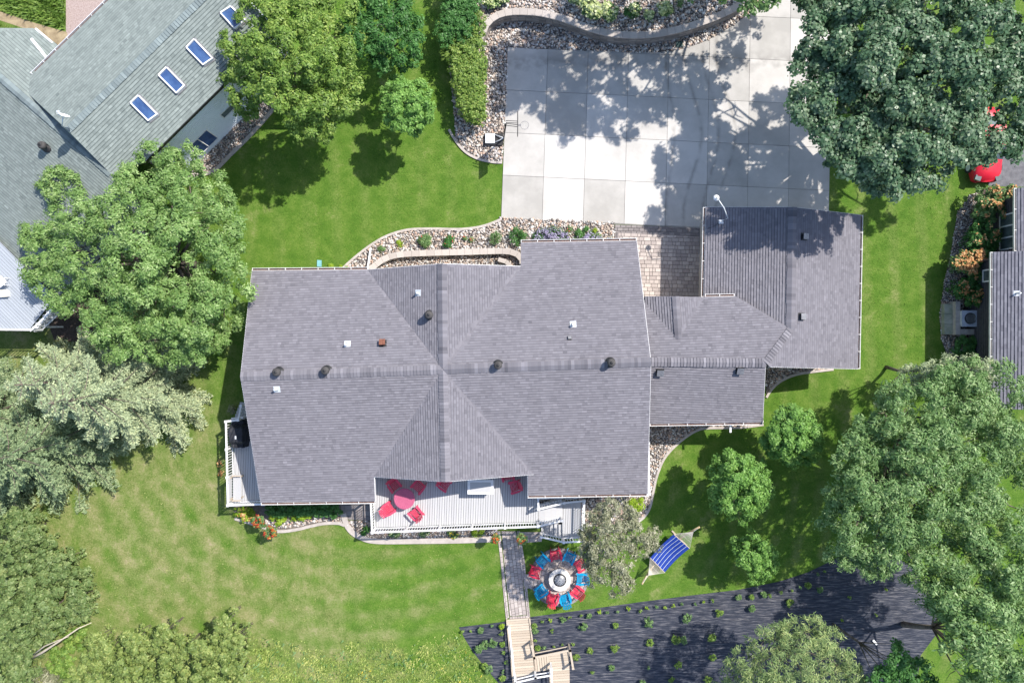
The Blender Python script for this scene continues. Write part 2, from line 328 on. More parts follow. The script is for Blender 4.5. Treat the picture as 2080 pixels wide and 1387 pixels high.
def node_mat(name, rough=0.9):
    m = bpy.data.materials.new(name); m.use_nodes = True
    m.node_tree.nodes['Principled BSDF'].inputs['Roughness'].default_value = rough
    m.node_tree.nodes['Principled BSDF'].inputs['Specular IOR Level'].default_value = 0.15
    return m, m.node_tree.nodes, m.node_tree.links
def lawn_mat():
    m, N, L = node_mat('lawn_grass', 0.9); b = N['Principled BSDF']
    tc = N.new('ShaderNodeTexCoord')
    def noise(scale, detail=5, rough=0.6, stretch=(1, 1, 1), rot=0):
        mp = N.new('ShaderNodeMapping'); L.new(tc.outputs['Object'], mp.inputs[0]); mp.inputs['Scale'].default_value = stretch; mp.inputs['Rotation'].default_value = (0, 0, rot)
        n = N.new('ShaderNodeTexNoise'); n.inputs['Scale'].default_value = scale; n.inputs['Detail'].default_value = detail; n.inputs['Roughness'].default_value = rough
        L.new(mp.outputs[0], n.inputs['Vector']); return n.outputs['Fac']
    def math_(op, a, bb, c=None):
        n = N.new('ShaderNodeMath'); n.operation = op
        for i, x in enumerate((a, bb, c)):
            if x is None: continue
            if isinstance(x, (int, float)): n.inputs[i].default_value = x
            else: L.new(x, n.inputs[i])
        return n.outputs[0]
    def ramp(f, stops):
        n = N.new('ShaderNodeValToRGB'); e = n.color_ramp.elements
        e[0].position, e[0].color = stops[0][0], (*stops[0][1], 1); e[1].position, e[1].color = stops[-1][0], (*stops[-1][1], 1)
        for p, c in stops[1:-1]: x = e.new(p); x.color = (*c, 1)
        L.new(f, n.inputs[0]); return n.outputs[0]
    def mixc(f, a, c, mode='MIX'):
        n = N.new('ShaderNodeMix'); n.data_type = 'RGBA'; n.blend_type = mode
        if isinstance(f, (int, float)): n.inputs[0].default_value = f
        else: L.new(f, n.inputs[0])
        L.new(a, n.inputs[6]); L.new(c, n.inputs[7]); return n.outputs[2]
    sx = N.new('ShaderNodeSeparateXYZ'); L.new(tc.outputs['Object'], sx.inputs[0]); X, Y = sx.outputs[0], sx.outputs[1]
    mid = noise(1.1, 6, 0.7); fine = noise(9, 6, 0.75); vfine = noise(30, 3, 0.7, (1, 0.6, 1)); big = noise(0.22, 4, 0.6)
    fm = math_('ADD', math_('MULTIPLY', mid, 0.45), math_('ADD', math_('MULTIPLY', fine, 0.35), math_('MULTIPLY', vfine, 0.2)))
    lush = ramp(fm, [(0.34, (0.045, 0.113, 0.012)), (0.47, (0.080, 0.166, 0.019)), (0.56, (0.128, 0.210, 0.034)), (0.68, (0.214, 0.261, 0.076))])
    dry = ramp(fm, [(0.36, (0.089, 0.130, 0.029)), (0.46, (0.163, 0.201, 0.058)), (0.53, (0.256, 0.260, 0.108)), (0.62, (0.372, 0.310, 0.194))])
    # the back lawn to the south-west is drier than the watered front lawn
    west = math_('MULTIPLY', math_('SUBTRACT', -12.5, math_('ADD', math_('MULTIPLY', X, 1.25), math_('MULTIPLY', .9, math_('ADD', Y, 7.0)))), 0.085)
    f = math_('ADD', west, math_('MULTIPLY', math_('SUBTRACT', big, 0.50), 3.2))
    cl = N.new('ShaderNodeClamp'); L.new(f, cl.inputs[0])
    f2 = cl.outputs[0]
    f3 = math_('MAXIMUM', math_('MULTIPLY', cl.outputs[0], 0.0), math_('MULTIPLY', f2, 0.95))
    # thin straw patches everywhere
    pn = noise(0.55, 7, 0.75); pc = N.new('ShaderNodeMapRange'); L.new(pn, pc.inputs[0]); pc.inputs[1].default_value = 0.56; pc.inputs[2].default_value = 0.72
    pn2 = noise(0.75, 9, 0.78, (1, .45, 1), .6); pc2 = N.new('ShaderNodeMapRange'); L.new(pn2, pc2.inputs[0]); pc2.inputs[1].default_value = 0.36; pc2.inputs[2].default_value = 0.64
    f4 = math_('MAXIMUM', math_('MULTIPLY', f3, math_('ADD', math_('MULTIPLY', pc2.outputs[0], .75), .25)), math_('MULTIPLY', pc.outputs[0], 0.42))
    # mower passes
    w = math_('SINE', math_('MULTIPLY', math_('ADD', math_('MULTIPLY', X, 0.98), math_('MULTIPLY', Y, 0.06)), 3.6), 0)
    east = math_('MULTIPLY', math_('GREATER_THAN', X, 17.0), 0.10)
    rad = math_('SQRT', math_('ADD', math_('POWER', math_('ADD', X, 9.0), 2.0), math_('POWER', math_('MULTIPLY', math_('ADD', Y, 3.0), 1.15), 2.0)), 0)
    arc = math_('MULTIPLY', math_('MULTIPLY', math_('SINE', math_('ADD', math_('MULTIPLY', rad, 4.4), math_('MULTIPLY', mid, 2.5)), 0), math_('LESS_THAN', Y, -8.5)), 0.20)
    f5 = math_('ADD', math_('ADD', f4, math_('MULTIPLY', w, math_('ADD', east, 0.10))), arc)
    c = mixc(f5, lush, dry)
    L.new(c, b.inputs['Base Color'])
    bp = N.new('ShaderNodeBump'); bp.inputs['Strength'].default_value = 0.9; bp.inputs['Distance'].default_value = 0.05
    L.new(math_('ADD', fine, vfine), bp.inputs['Height']); L.new(bp.outputs[0], b.inputs['Normal'])
    return m
M_lawn = lawn_mat()
M_fabric = mat('weed_fabric', (0.012, 0.015, 0.026), (0.032, 0.037, 0.054), c3=(0.15, 0.145, 0.155), scale=4.5, rough=0.5, stretch=(0.30, 2.6, 1), bump=1.0, bscale=5.0, detail=15)
M_asph = mat('neighbour_asphalt', (0.10, 0.10, 0.11), (0.18, 0.18, 0.19), scale=3, rough=0.95, bump=0.4, bscale=40)
M_straw = mat('bare_dry_soil', (0.20, 0.15, 0.09), (0.40, 0.32, 0.20), scale=2.5, rough=0.95, bump=0.6)
M_pinkgravel = mat('pink_gravel', (0.28, 0.20, 0.18), (0.50, 0.41, 0.38), scale=14, rough=0.95, bump=0.8)
# ------------------------------------------------------------------ foliage builders
def unit(v): return v / (np.linalg.norm(v, axis=1)[:, None] + 1e-9)
def leaf_quads(P, Nn, size, asp=0.55, rng=RNG, T=None):
    n = len(P); Nn = unit(Nn)
    if T is None: T = rng.normal(size=(n, 3))
    T = unit(T - (T * Nn).sum(1)[:, None] * Nn); B = np.cross(Nn, T)
    s = size[:, None] * 0.5
    v = np.stack([P - T * s, P + B * s * asp - T * s * 0.1, P + T * s, P - B * s * asp - T * s * 0.1], 1)
    return v.reshape(-1, 3)
def crown_leaves(lobes, leaf=0.19, dens=1.0, asp=0.6, clump=0.42, flat=0.8, up=0.6, rng=RNG, gap=1.0, tonevar=0.22, sub=True):
    """crown = boughs (lobes) > sprays round each bough > leaf clumps > single leaves"""
    Ps, Ns, Ts = [], [], []
    for (x, y, z, R) in lobes:
        c0 = np.array((x, y, z)); parts = []
        if sub and R > clump * 1.8:
            ns = 9; az = rng.uniform(0, 6.28) + np.arange(ns) * 2.399
            for k in range(ns):
                el = rng.uniform(-.05, 1.15); rr = R * rng.uniform(.60, .86)
                d0 = np.array((math.cos(az[k]) * math.cos(el), math.sin(az[k]) * math.cos(el), math.sin(el) * flat))
                parts.append((c0 + d0 * rr, R * rng.uniform(.27, .42), .9, d0))
            parts.append((c0 - np.array((0, 0, R * .15)), R * .66, .45, np.array((0, 0, 1.0))))
        else: parts.append((c0, R, 1.0, np.array((0, 0, 1.0))))
        for c, r, dn, d0 in parts:
            nc = max(4, int(r * r * 9 * gap * 2.3 * dn / (clump * clump * 5.2)))
            d = unit(rng.normal(size=(nc, 3)) + d0 * .35); d[:, 2] = np.where(d[:, 2] < -0.3, -d[:, 2], d[:, 2])
            cc = c + d * max(.02, r - clump * 0.35) * (rng.uniform(0.35, 1.0, (nc, 1)) ** 0.5) * np.array((1, 1, flat * .9))
            nl = max(6, int(dens * 13 * (clump / leaf) ** 2 * 0.62)); rc = clump * rng.uniform(0.5, 1.15, nc)
            dd = unit(rng.normal(size=(nc * nl, 3))); dd[:, 2] = np.abs(dd[:, 2]) * 0.95 - 0.2
            k = np.repeat(np.arange(nc), nl)
            P = cc[k] + dd * rc[k][:, None] * rng.uniform(0.3, 1.0, (nc * nl, 1)) * np.array((1, 1, .75))
            Nn = dd * 0.75 + d[k] * 0.45 + np.array((0, 0, up * .8)) + rng.normal(size=(nc * nl, 3)) * 0.38
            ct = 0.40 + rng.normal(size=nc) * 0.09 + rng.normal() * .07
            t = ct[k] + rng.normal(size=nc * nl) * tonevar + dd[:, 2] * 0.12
            Ps.append(P); Ns.append(Nn); Ts.append(t)
    P = np.concatenate(Ps); Nn = np.concatenate(Ns); t = np.clip(np.concatenate(Ts), 0, 1)
    P[:, 2] = np.maximum(P[:, 2], 0.05)
    return leaf_quads(P, Nn, leaf * rng.uniform(0.65, 1.3, len(P)), asp, rng), t

def lobes_px(L, ztop, fall=0.35, jit=0.5, zmin=0.5):
    cx = sum(l[0] for l in L) / len(L); cy = sum(l[1] for l in L) / len(L)
    md = max(math.hypot(l[0] - cx, l[1] - cy) for l in L) + 1e-6; out = []
    for l in L:
        d = math.hypot(l[0] - cx, l[1] - cy) / md
        z = l[3] if len(l) > 3 else max(zmin, ztop * (1 - fall * d * d) + random.uniform(-jit, jit))
        R = l[2] * PXM * (1 - z / CAM_H); p = q(l[0], l[1], z); out.append((p.x, p.y, z - R * 0.35, R))
    return out
def tree(name, label, cat, group, base, ztop, L, lm, leaf=0.19, dens=1.0, clump=0.42, trunk=0.18, fall=0.35, gap=1.0, bark=None, asp=0.6, extra_limbs=0, up=0.6, jit=0.5, tonevar=0.22, flat=0.8, sub=True, grow=1.0):
    bark = bark or M_bark
    b = q(base[0], base[1], 0); e = empty(name, b, label, cat, group)
    lobes = lobes_px([(l[0], l[1], l[2] * grow) + tuple(l[3:]) for l in L], ztop, fall, jit)
    v, t = crown_leaves(lobes, leaf, dens, asp, clump, flat, up, gap=gap, tonevar=tonevar, sub=sub)
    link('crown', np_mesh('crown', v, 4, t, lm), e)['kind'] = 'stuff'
    zc = sum(l[2] for l in lobes) / len(lobes); top = Vector((sum(l[0] for l in lobes) / len(lobes), sum(l[1] for l in lobes) / len(lobes), zc))
    fork = b + (top - b) * 0.42
    MB().tube([b + Vector((0, 0, -0.05)), b + (top - b) * 0.2 + Vector((0.05, -0.04, 0)), fork], [trunk * 1.15, trunk * 0.9, trunk * 0.75], 9).obj('trunk', bark, e, True)
    m = MB()
    for (x, y, z, R) in lobes:
        p = Vector((x, y, z)); mid = fork.lerp(p, 0.55) + Vector((random.uniform(-.3, .3), random.uniform(-.3, .3), 0.25))
        m.tube([fork, mid, p], [trunk * 0.42, trunk * 0.2, trunk * 0.07], 5)
        for k in range(2 + extra_limbs):
            a = random.uniform(0, 6.28); h = mid.lerp(p, random.uniform(.2, .9))
            m.tube([h, h + Vector((math.cos(a) * R * .55, math.sin(a) * R * .55, R * .3)), h + Vector((math.cos(a + .3) * R * .95, math.sin(a + .3) * R * .95, R * .45))], [trunk * .16, trunk * .1, trunk * .04], 4)
    m.obj('limb', bark, e, True)['kind'] = 'stuff'
    return e
def shrub(name, label, cat, group, L, z, lm, leaf=0.13, dens=1.0, clump=0.22, flat=0.8, gap=1.0, asp=0.6, flowers=None, fn=0.1, tonevar=0.22, fsize=None, sub=True):
    lobes = []
    for l in L:
        R = l[2] * PXM * (1 - z / CAM_H); p = q(l[0], l[1], z * 0.6); lobes.append((p.x, p.y, max(z - R * flat, z * 0.35), R))
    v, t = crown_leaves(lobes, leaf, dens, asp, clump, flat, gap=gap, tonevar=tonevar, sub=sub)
    if z > 1.0 and z < 2.9 or z >= 3.0:
        low = [(x, y, max(.25, zz * .35), R * .85) for (x, y, zz, R) in lobes]; v2, t2 = crown_leaves(low, leaf, dens * .8, asp, clump, .6, gap=gap * .45, tonevar=tonevar, sub=False); v = np.concatenate([v, v2]); t = np.concatenate([t, t2])
    me = np_mesh(name, v, 4, t, lm)
    if flowers is None:
        # stems under the foliage make a second part
        e = empty(name, (lobes[0][0], lobes[0][1], 0), label, cat, group); link('foliage', me, e)['kind'] = 'stuff'
    else:
        e = empty(name, (lobes[0][0], lobes[0][1], 0), label, cat, group); link('foliage', me, e)['kind'] = 'stuff'
        P = v.reshape(-1, 4, 3).mean(1); o = np.argsort(-P[:, 2] + RNG.normal(size=len(P)) * .15)[:int(len(P) * fn)]
        FP = P[o] + np.array((0, 0, 0.05)); n = len(FP)
        fv = leaf_quads(FP, RNG.normal(size=(n, 3)) * .5 + np.array((0, 0, 1)), (fsize or leaf) * RNG.uniform(.7, 1.3, n), 0.85)
        link('bloom', np_mesh('bloom', fv, 4, RNG.uniform(0, 1, n), flowers), e)['kind'] = 'stuff'
    m = MB()
    for (x, y, z2, R) in lobes:
        for k in range(3):
            a = random.uniform(0, 6.28); m.tube([(x + .05 * math.cos(a), y + .05 * math.sin(a), -.02), (x + R * .3 * math.cos(a), y + R * .3 * math.sin(a), z2 * .7)], [.022, .010], 4)
    m.obj('stem', M_bark, e)['kind'] = 'stuff'
    return e
def spruce(name, label, base, h, R, lm, leaf=0.17, seed=1, whorls=13, per=9, zlow=0.6, cat='spruce tree', group=None):
    rng = np.random.default_rng(seed); b = q(base[0], base[1], 0); e = empty(name, b, label, cat, group)
    bx = np.array(b); Ps, Ns, Td = [], [], []; m = MB()
    MB().tube([b, b + Vector((0, 0, h))], [0.2, 0.02], 8).obj('trunk', M_bark, e, True)
    for w in range(whorls):
        f = w / (whorls - 1); z = zlow + (h - zlow) * f ** 0.9; r0 = R * (1 - f) ** 0.8 + 0.18; n = max(5, int(per * (1 - f * 0.45)))
        for k in range(n):
            a = 2 * math.pi * (k + rng.uniform(-.3, .3)) / n + w * 0.7; r = r0 * rng.uniform(0.78, 1.12)
            d = np.array((math.cos(a), math.sin(a), 0)); side = np.array((-d[1], d[0], 0))
            org = bx + np.array((0, 0, z)); tip = org + d * r + np.array((0, 0, -0.10 * r + 0.1))
            m.tube([tuple(org), tuple((org + tip) / 2 + np.array((0, 0, -0.06 * r))), tuple(tip)], [.05 * r0 / R + .012, .02, .006], 4)
            nt = max(4, int(r / 0.12))
            for j in range(nt):
                s = (j + 0.7) / nt; p = org * (1 - s) + tip * s + np.array((0, 0, -0.12 * r * math.sin(math.pi * s)))
                tl = 0.36 * r * (1 - s * 0.78) * rng.uniform(0.7, 1.15) * (0.35 + 0.65 * min(1, s * 2.5)) + 0.08
                for sg in (-1, 1):
                    td = d * 0.72 + side * sg * 0.75; td /= np.linalg.norm(td); nn = max(4, int(tl / 0.034))
                    u = rng.uniform(0.05, 1, nn)[:, None]
                    pp = p + td * tl * u + rng.normal(size=(nn, 3)) * np.array((.035, .035, .05)) + np.array((0, 0, -0.05)) * u
                    tt = td + rng.normal(size=(nn, 3)) * 0.55; tt[:, 2] += 0.25
                    Ps.append(pp); Td.append(tt); Ns.append(rng.normal(size=(nn, 3)) * .5 + np.array((0, 0, 1)))
    P = np.concatenate(Ps); T = np.concatenate(Td); Nn = np.concatenate(Ns)
    v = leaf_quads(P, Nn, leaf * rng.uniform(.7, 1.3, len(P)), 0.36, rng, T)
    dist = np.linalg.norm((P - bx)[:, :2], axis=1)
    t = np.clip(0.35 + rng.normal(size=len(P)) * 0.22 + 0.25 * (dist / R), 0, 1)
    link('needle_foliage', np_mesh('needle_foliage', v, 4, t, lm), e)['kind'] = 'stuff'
    m.obj('limb', M_bark, e)['kind'] = 'stuff'
    return e
_ico = None
def stones(name, polys, size, spacing, label, seed, z=0.03, avoid=(), m=None, cat='gravel', zf=None):
    """river stones lying in the given world polygons: real low-poly pebbles in one object"""
    global _ico
    if _ico is None:
        import bmesh
        bm = bmesh.new(); bmesh.ops.create_icosphere(bm, subdivisions=1, radius=1); _ico = (np.array([v.co[:] for v in bm.verts]), np.array([[v.index for v in f.verts] for f in bm.faces])); bm.free()
    rng = np.random.default_rng(seed); V, F = _ico; allp = []
    for poly in polys:
        A = np.array(poly); x0, y0 = A.min(0); x1, y1 = A.max(0)
        gx, gy = np.meshgrid(np.arange(x0, x1, spacing), np.arange(y0, y1, spacing * .87)); gx = gx + (np.arange(gx.shape[0])[:, None] % 2) * spacing * .5
        X = gx.ravel() + rng.uniform(-.38, .38, gx.size) * spacing; Y = gy.ravel() + rng.uniform(-.38, .38, gx.size) * spacing
        k = inside(poly, X, Y)
        for av in avoid: k &= ~inside(av, X, Y)
        allp.append(np.c_[X[k], Y[k]])
    P = np.concatenate(allp); n = len(P)
    s = size * rng.uniform(.6, 1.35, n); sc = np.c_[s * rng.uniform(.75, 1.25, n), s * rng.uniform(.6, 1, n), s * rng.uniform(.4, .75, n)]
    a = rng.uniform(0, 6.28, n); ca, sa = np.cos(a), np.sin(a)
    W = V[None] * sc[:, None] * (1 + rng.normal(size=(n, len(V), 1)) * .1)
    X = W[:, :, 0] * ca[:, None] - W[:, :, 1] * sa[:, None] + P[:, 0:1]; Y = W[:, :, 0] * sa[:, None] + W[:, :, 1] * ca[:, None] + P[:, 1:2]
    zz = (zf(P[:, 0], P[:, 1]) if zf is not None else z)
    Z = W[:, :, 2] + (zz[:, None] if hasattr(zz, '__len__') else zz) + rng.uniform(-.01, .02, (n, 1))
    VV = np.stack([X, Y, Z], -1).reshape(-1, 3)
    me = bpy.data.meshes.new(name); me.vertices.add(len(VV)); me.vertices.foreach_set('co', VV.astype(np.float32).ravel())
    FF = (F[None] + (np.arange(n) * len(V))[:, None, None]).reshape(-1, 3)
    me.loops.add(FF.size); me.loops.foreach_set('vertex_index', FF.ravel().astype(np.int32))
    me.polygons.add(len(FF)); me.polygons.foreach_set('loop_start', np.arange(0, FF.size, 3, dtype=np.int32)); me.polygons.foreach_set('loop_total', np.full(len(FF), 3, dtype=np.int32))
    me.polygons.foreach_set('use_smooth', [True] * len(FF))
    me.materials.append(m or M_rock); at = me.attributes.new('tone', 'FLOAT', 'FACE'); at.data.foreach_set('value', np.repeat(rng.uniform(0, 1, n), len(F)).astype(np.float32))
    me.update(calc_edges=True)
    return tag(link(name, me), label, cat, kind='stuff')
def wob(X, Y, f, s=0.0):
    return (np.sin(X * f + s) * np.cos(Y * f * 1.13 + s * 2) + .6 * np.sin(X * f * 2.3 + Y * f * 1.7 + s) + .4 * np.cos(Y * f * 3.9 - X * f * 3.1 + s * 3)) / 2
def tufts(name, polys, label, seed, n_m2, h, lm, cat='grass', wid=0.05, zf=0.0, patch=0.3, fringe=0.0):
    rng = np.random.default_rng(seed); Pl = []
    for poly in polys:
        A = np.array(poly); x0, y0 = A.min(0); x1, y1 = A.max(0); n = int((x1 - x0) * (y1 - y0) * n_m2)
        X = rng.uniform(x0, x1, n); Y = rng.uniform(y0, y1, n); k = inside(poly, X, Y)
        if fringe: k &= inside(poly, X + rng.normal(size=n) * fringe, Y + np.abs(rng.normal(size=n)) * fringe + wob(X, Y, 1.1, 2) * fringe)
        k &= rng.uniform(size=n) < .75 + wob(X, Y, 1.9, seed) * .6
        Pl.append(np.c_[X[k], Y[k]])
    P = np.concatenate(Pl); n = len(P); a = rng.uniform(0, 6.28, n); H = h * rng.uniform(.5, 1.4, n) * (1 + .5 * wob(P[:, 0], P[:, 1], 1.4, 1)); ln = rng.uniform(.2, 1.0, n)
    d = np.c_[np.cos(a), np.sin(a)]; s = np.c_[-d[:, 1], d[:, 0]] * wid * rng.uniform(.6, 1.4, (n, 1))
    b = np.c_[P, np.full(n, zf)]
    v = np.stack([b - np.c_[s, np.zeros(n)], b + np.c_[s, np.zeros(n)], np.c_[P + d * (H * ln)[:, None] + s * .3, zf + H * .75], np.c_[P + d * (H * ln * 1.25)[:, None], zf + H]], 1).reshape(-1, 3)
    t = np.clip(.45 + rng.normal(size=n) * .2 + wob(P[:, 0], P[:, 1], .9, seed * 1.3) * patch + wob(P[:, 0], P[:, 1], 3.1, seed) * patch * .6, 0, 1)
    return tag(link(name, np_mesh(name, v, 4, t, lm)), label, cat, kind='stuff')

def sheet(name, polyxy, z, m, kind='structure', label=None, cat=None):
    mb = MB(); mb.add([(p[0], p[1], z) for p in ccw(list(polyxy))], [tuple(range(len(polyxy)))])
    return tag(mb.obj(name, m), label, cat, kind=kind)
def pxs(pts, z=0.0): return [q2(p[0], p[1], z) for p in pts]
def edging(name_px, w=0.14, h=0.09, label=None, z=0.0, piece=0.8, kind_of='bed_edging'):
    """poured concrete kerb along a bed, with control joints between its pieces"""
    line = smooth_line(pxs(name_px), 0.2); a = offset_line(line, w / 2); b = offset_line(line, -w / 2)
    e = empty(kind_of, (line[0][0], line[0][1], 0), label, 'garden edging')
    k = max(2, int(piece / 0.2)); i = 0
    while i < len(line) - 1:
        j = min(i + k, len(line) - 1); mb = MB()
        for t in range(i, j): mb.prism([a[t], a[t + 1], b[t + 1], b[t]], z - 0.05, z + h + random.uniform(-.004, .004), random.random())
        mb.obj('kerb_piece', M_edge, e); i = j
    return e

# ------------------------------------------------------------------ ground, drive, beds
g = MB(); g.add([(-400, -400, 0), (400, -400, 0), (400, 400, 0), (-400, 400, 0)], [(0, 1, 2, 3)])
tag(g.obj('lawn', M_lawn), kind='structure')

drive_poly = ccw(pxs([(1031, 97), (1110, 100), (1200, 104), (1300, 108), (1350, 107), (1385, 101), (1420, 90), (1455, 74), (1490, 52), (1517, 32), (1540, 5), (1560, -40), (1575, -120), (1695, -120), (1688, 120), (1686, 250), (1684, 365), (1682, 466), (1518, 465), (1430, 464), (1270, 456), (1248, 455), (1018, 444)]))
sheet('driveway_base', drive_poly, 0.012, M_joint)
drive = empty('driveway', (q(1350, 260).x, q(1350, 260).y, 0), None, None); drive['kind'] = 'structure'
def G(i, j): return q2(1031 + 81.9 * i - (13 - 1.3 * i) * j / 4, 97 + 86.5 * j + 3.9 * i)
for j in range(-3, 5):
    for i in range(0, 9):
        quad = ccw([G(i, j), G(i + 1, j), G(i + 1, j + 1), G(i, j + 1)])
        c = np.mean(quad, 0); sh = [tuple(c + (np.array(p) - c) * (1 - 0.020 / 2.46)) for p in quad]
        r = clip_poly(drive_poly, sh)
        if len(r) >= 3 and area(r) > 0.03:
            MB().prism(r, 0.0, 0.045 + random.uniform(-.002, .002), random.random()).obj('concrete_slab', M_conc, drive)

def paving(parent_name, poly, ang, L, W, m, gap=0.012, z=0.05, base_m=M_sand, zb=0.014, mix=True, radial=None, mh=None, piece='paver', seed=3, label=None):
    rnd = random.Random(seed)
    poly = ccw(poly); mb = MB(); mb.prism(poly, 0.0, zb, .5); base = mb.obj(parent_name, base_m); base['kind'] = 'structure'
    ca, sa = math.cos(ang), math.sin(ang)
    loc = [(p[0] * ca + p[1] * sa, -p[0] * sa + p[1] * ca) for p in poly]
    x0, x1 = min(p[0] for p in loc), max(p[0] for p in loc); y0, y1 = min(p[1] for p in loc), max(p[1] for p in loc)
    y = y0 - rnd.uniform(0, W)
    while y < y1:
        x = x0 - rnd.uniform(0, L)
        while x < x1:
            w = L * (rnd.choice((0.62, 1.0, 1.35)) if mix else 1.0)
            rect = [(x + gap, y + gap), (x + w - gap, y + gap), (x + w - gap, y + W - gap), (x + gap, y + W - gap)]
            r = clip_poly(loc, rect)
            if len(r) >= 3 and abs(area(r)) > 0.006:
                rr = [(p[0] * ca - p[1] * sa, p[0] * sa + p[1] * ca) for p in r]
                MB().prism(rr, zb - 0.002, z + rnd.uniform(-.004, .005), rnd.random()).obj(piece, m, base)
            x += w
        y += W
    return base
# patio of pavers between the two gables
pat = pxs([(1256, 473), (1420, 481), (1420, 640), (1256, 640)])
paving('paver_patio', pat, math.radians(-1.5), 0.30, 0.235, M_paver, seed=5)
paving('paver_patio_border', pxs([(1249, 456.5), (1436, 464.5), (1436, 482), (1249, 473)]), math.radians(-1.5), 0.33, 0.2, M_paver_dark, seed=6, zb=.016, z=.052, mix=False)
paving('paver_patio_side_border', pxs([(1249, 472), (1256, 472), (1256, 640), (1249, 640)]), math.pi / 2, 0.42, 0.2, M_paver_dark, seed=7, zb=.018, z=.052, mix=False)
paving('paver_patio_far_border', pxs([(1420, 482), (1432, 482), (1432, 640), (1420, 640)]), math.pi / 2, 0.42, 0.2, M_paver_dark, seed=8, zb=.018, z=.052, mix=False)
# garden path from the deck to the wooden steps
paving('garden_path', pxs([(1018, 1078), (1048, 1078), (1062, 1160), (1064, 1200), (1070, 1248), (1036, 1251)]), math.radians(-83), 0.26, 0.22, M_paver, seed=9)
paving('garden_path_border', pxs([(1010, 1078), (1016, 1078), (1034, 1252), (1028, 1258)]), math.radians(-83), 0.3, 0.22, M_paver, seed=10, mix=False)
paving('garden_path_far_border', pxs([(1050, 1078), (1056, 1078), (1066, 1140), (1070, 1185), (1077, 1254), (1071, 1254), (1064, 1180)]), math.radians(-83), 0.3, 0.22, M_paver, seed=12, mix=False, zb=.016)
paving('garden_path_end_border', pxs([(1034, 1252), (1074, 1249), (1075, 1258), (1034, 1261)]), math.radians(4), 0.16, 0.26, M_paver, seed=11, mix=False, zb=.018)
paving('walk_under_deck', pxs([(690, 1020), (755, 1020), (752, 1056), (700, 1054)]), 0.0, 0.42, 0.34, M_paver_dark, seed=13)
paving('deck_apron_path', pxs([(1056, 1080), (1104, 1080), (1100, 1099), (1052, 1102)]), math.radians(4), 0.36, 0.26, M_paver, seed=14, zb=.012)

def arc_paving(name, c, rings, m, z=0.05, zb=0.014, gap=0.011, dark_outer=True, kind='structure', rmax=None):
    mb = MB(); n = 40; R = rings[-1][1]
    mb.prism([(c[0] + R * math.cos(2 * math.pi * k / n), c[1] + R * math.sin(2 * math.pi * k / n)) for k in range(n)], 0.0, zb); base = mb.obj(name, M_sand); base['kind'] = kind
    for ri, (r0, r1, cnt) in enumerate(rings):
        for k in range(cnt):
            a0 = 2 * math.pi * (k + .3 * (ri % 2)) / cnt; a1 = a0 + 2 * math.pi / cnt; ga = gap / ((r0 + r1) / 2)
            pts = [(c[0] + (r1 - gap) * math.cos(t), c[1] + (r1 - gap) * math.sin(t)) for t in (a0 + ga, (a0 + a1) / 2, a1 - ga)] + [(c[0] + (r0 + gap) * math.cos(t), c[1] + (r0 + gap) * math.sin(t)) for t in (a1 - ga, (a0 + a1) / 2, a0 + ga)]
            MB().prism(pts, zb - .002, z + random.uniform(-.004, .004), random.random()).obj('paver', m if not (ri == len(rings) - 1) else M_paver_dark, base)
    return base
FP = q2(1136, 1172)
rings = []; r = 0.45
for k in range(5):
    rings.append((r, r + 0.23, int(2 * math.pi * (r + .1) / 0.27))); r += 0.23
rings.append((r, r + .19, int(2 * math.pi * (r + .1) / .34)))
arc_paving('fire_pit_patio', FP, rings, M_paver, z=.055, zb=.024)
paving('fire_pit_approach', pxs([(1062, 1168), (1082, 1162), (1084, 1196), (1068, 1194)]), math.radians(-60), 0.24, 0.2, M_paver, seed=15, zb=.02)

# beds
bed1 = pxs([(908, -90), (908, 60), (914, 150), (922, 230), (924, 262), (925, 285), (945, 308), (970, 322), (1000, 329), (1021, 330), (1024, 265), (1029, 180), (1031, 97), (1110, 100), (1200, 104), (1300, 108), (1350, 107), (1385, 101), (1420, 90), (1455, 74), (1490, 52), (1517, 32), (1540, 5), (1560, -40), (1570, -90)])
sheet('gravel_bed', bed1, 0.006, M_soil)
wall_px = [(975, 78), (983, 60), (990, 46), (1002, 36), (1018, 28), (1040, 24), (1070, 24), (1100, 27), (1135, 35), (1165, 45), (1200, 58), (1235, 67), (1270, 71), (1310, 71), (1345, 67), (1385, 58), (1420, 47), (1460, 32), (1500, 12), (1530, -10), (1555, -40)]
WH = 0.95
wall_line = smooth_line([q2(p[0], p[1], WH) for p in wall_px], 0.1)
upper_bed = ccw([tuple(p) for p in wall_line] + pxs([(1575, -90), (960, -90)], WH))
ub = MB(); ub.prism(upper_bed, 0.0, WH - 0.12); tag(ub.obj('raised_gravel_bed', M_soil), kind='structure')
bed2 = pxs([(1018, 441), (1248, 452), (1250, 500), (1070, 510), (1070, 560), (690, 560), (697, 546), (712, 532), (735, 513), (760, 495), (790, 479), (830, 468), (880, 466), (930, 467), (965, 464), (990, 458)])
sheet('front_gravel_bed', bed2, 0.006, M_soil)
bed3 = pxs([(470, 1000), (700, 1000), (700, 1052), (712, 1075), (725, 1088), (760, 1094), (1010, 1092), (1010, 1075), (700, 1060), (690, 1060), (660, 1058), (630, 1064), (600, 1072), (565, 1077), (530, 1060), (478, 1052)])
sheet('back_gravel_bed', pxs([(470, 1000), (702, 1000), (702, 1056), (690, 1064), (660, 1061), (630, 1067), (600, 1074), (565, 1077), (530, 1062), (478, 1052)]), 0.006, M_soil)
bed4 = pxs([(700, 1056), (752, 1056), (752, 1070), (1010, 1070), (1010, 1092), (760, 1094), (728, 1086), (712, 1074)])
sheet('deck_foot_gravel_bed', bed4, 0.007, M_soil)
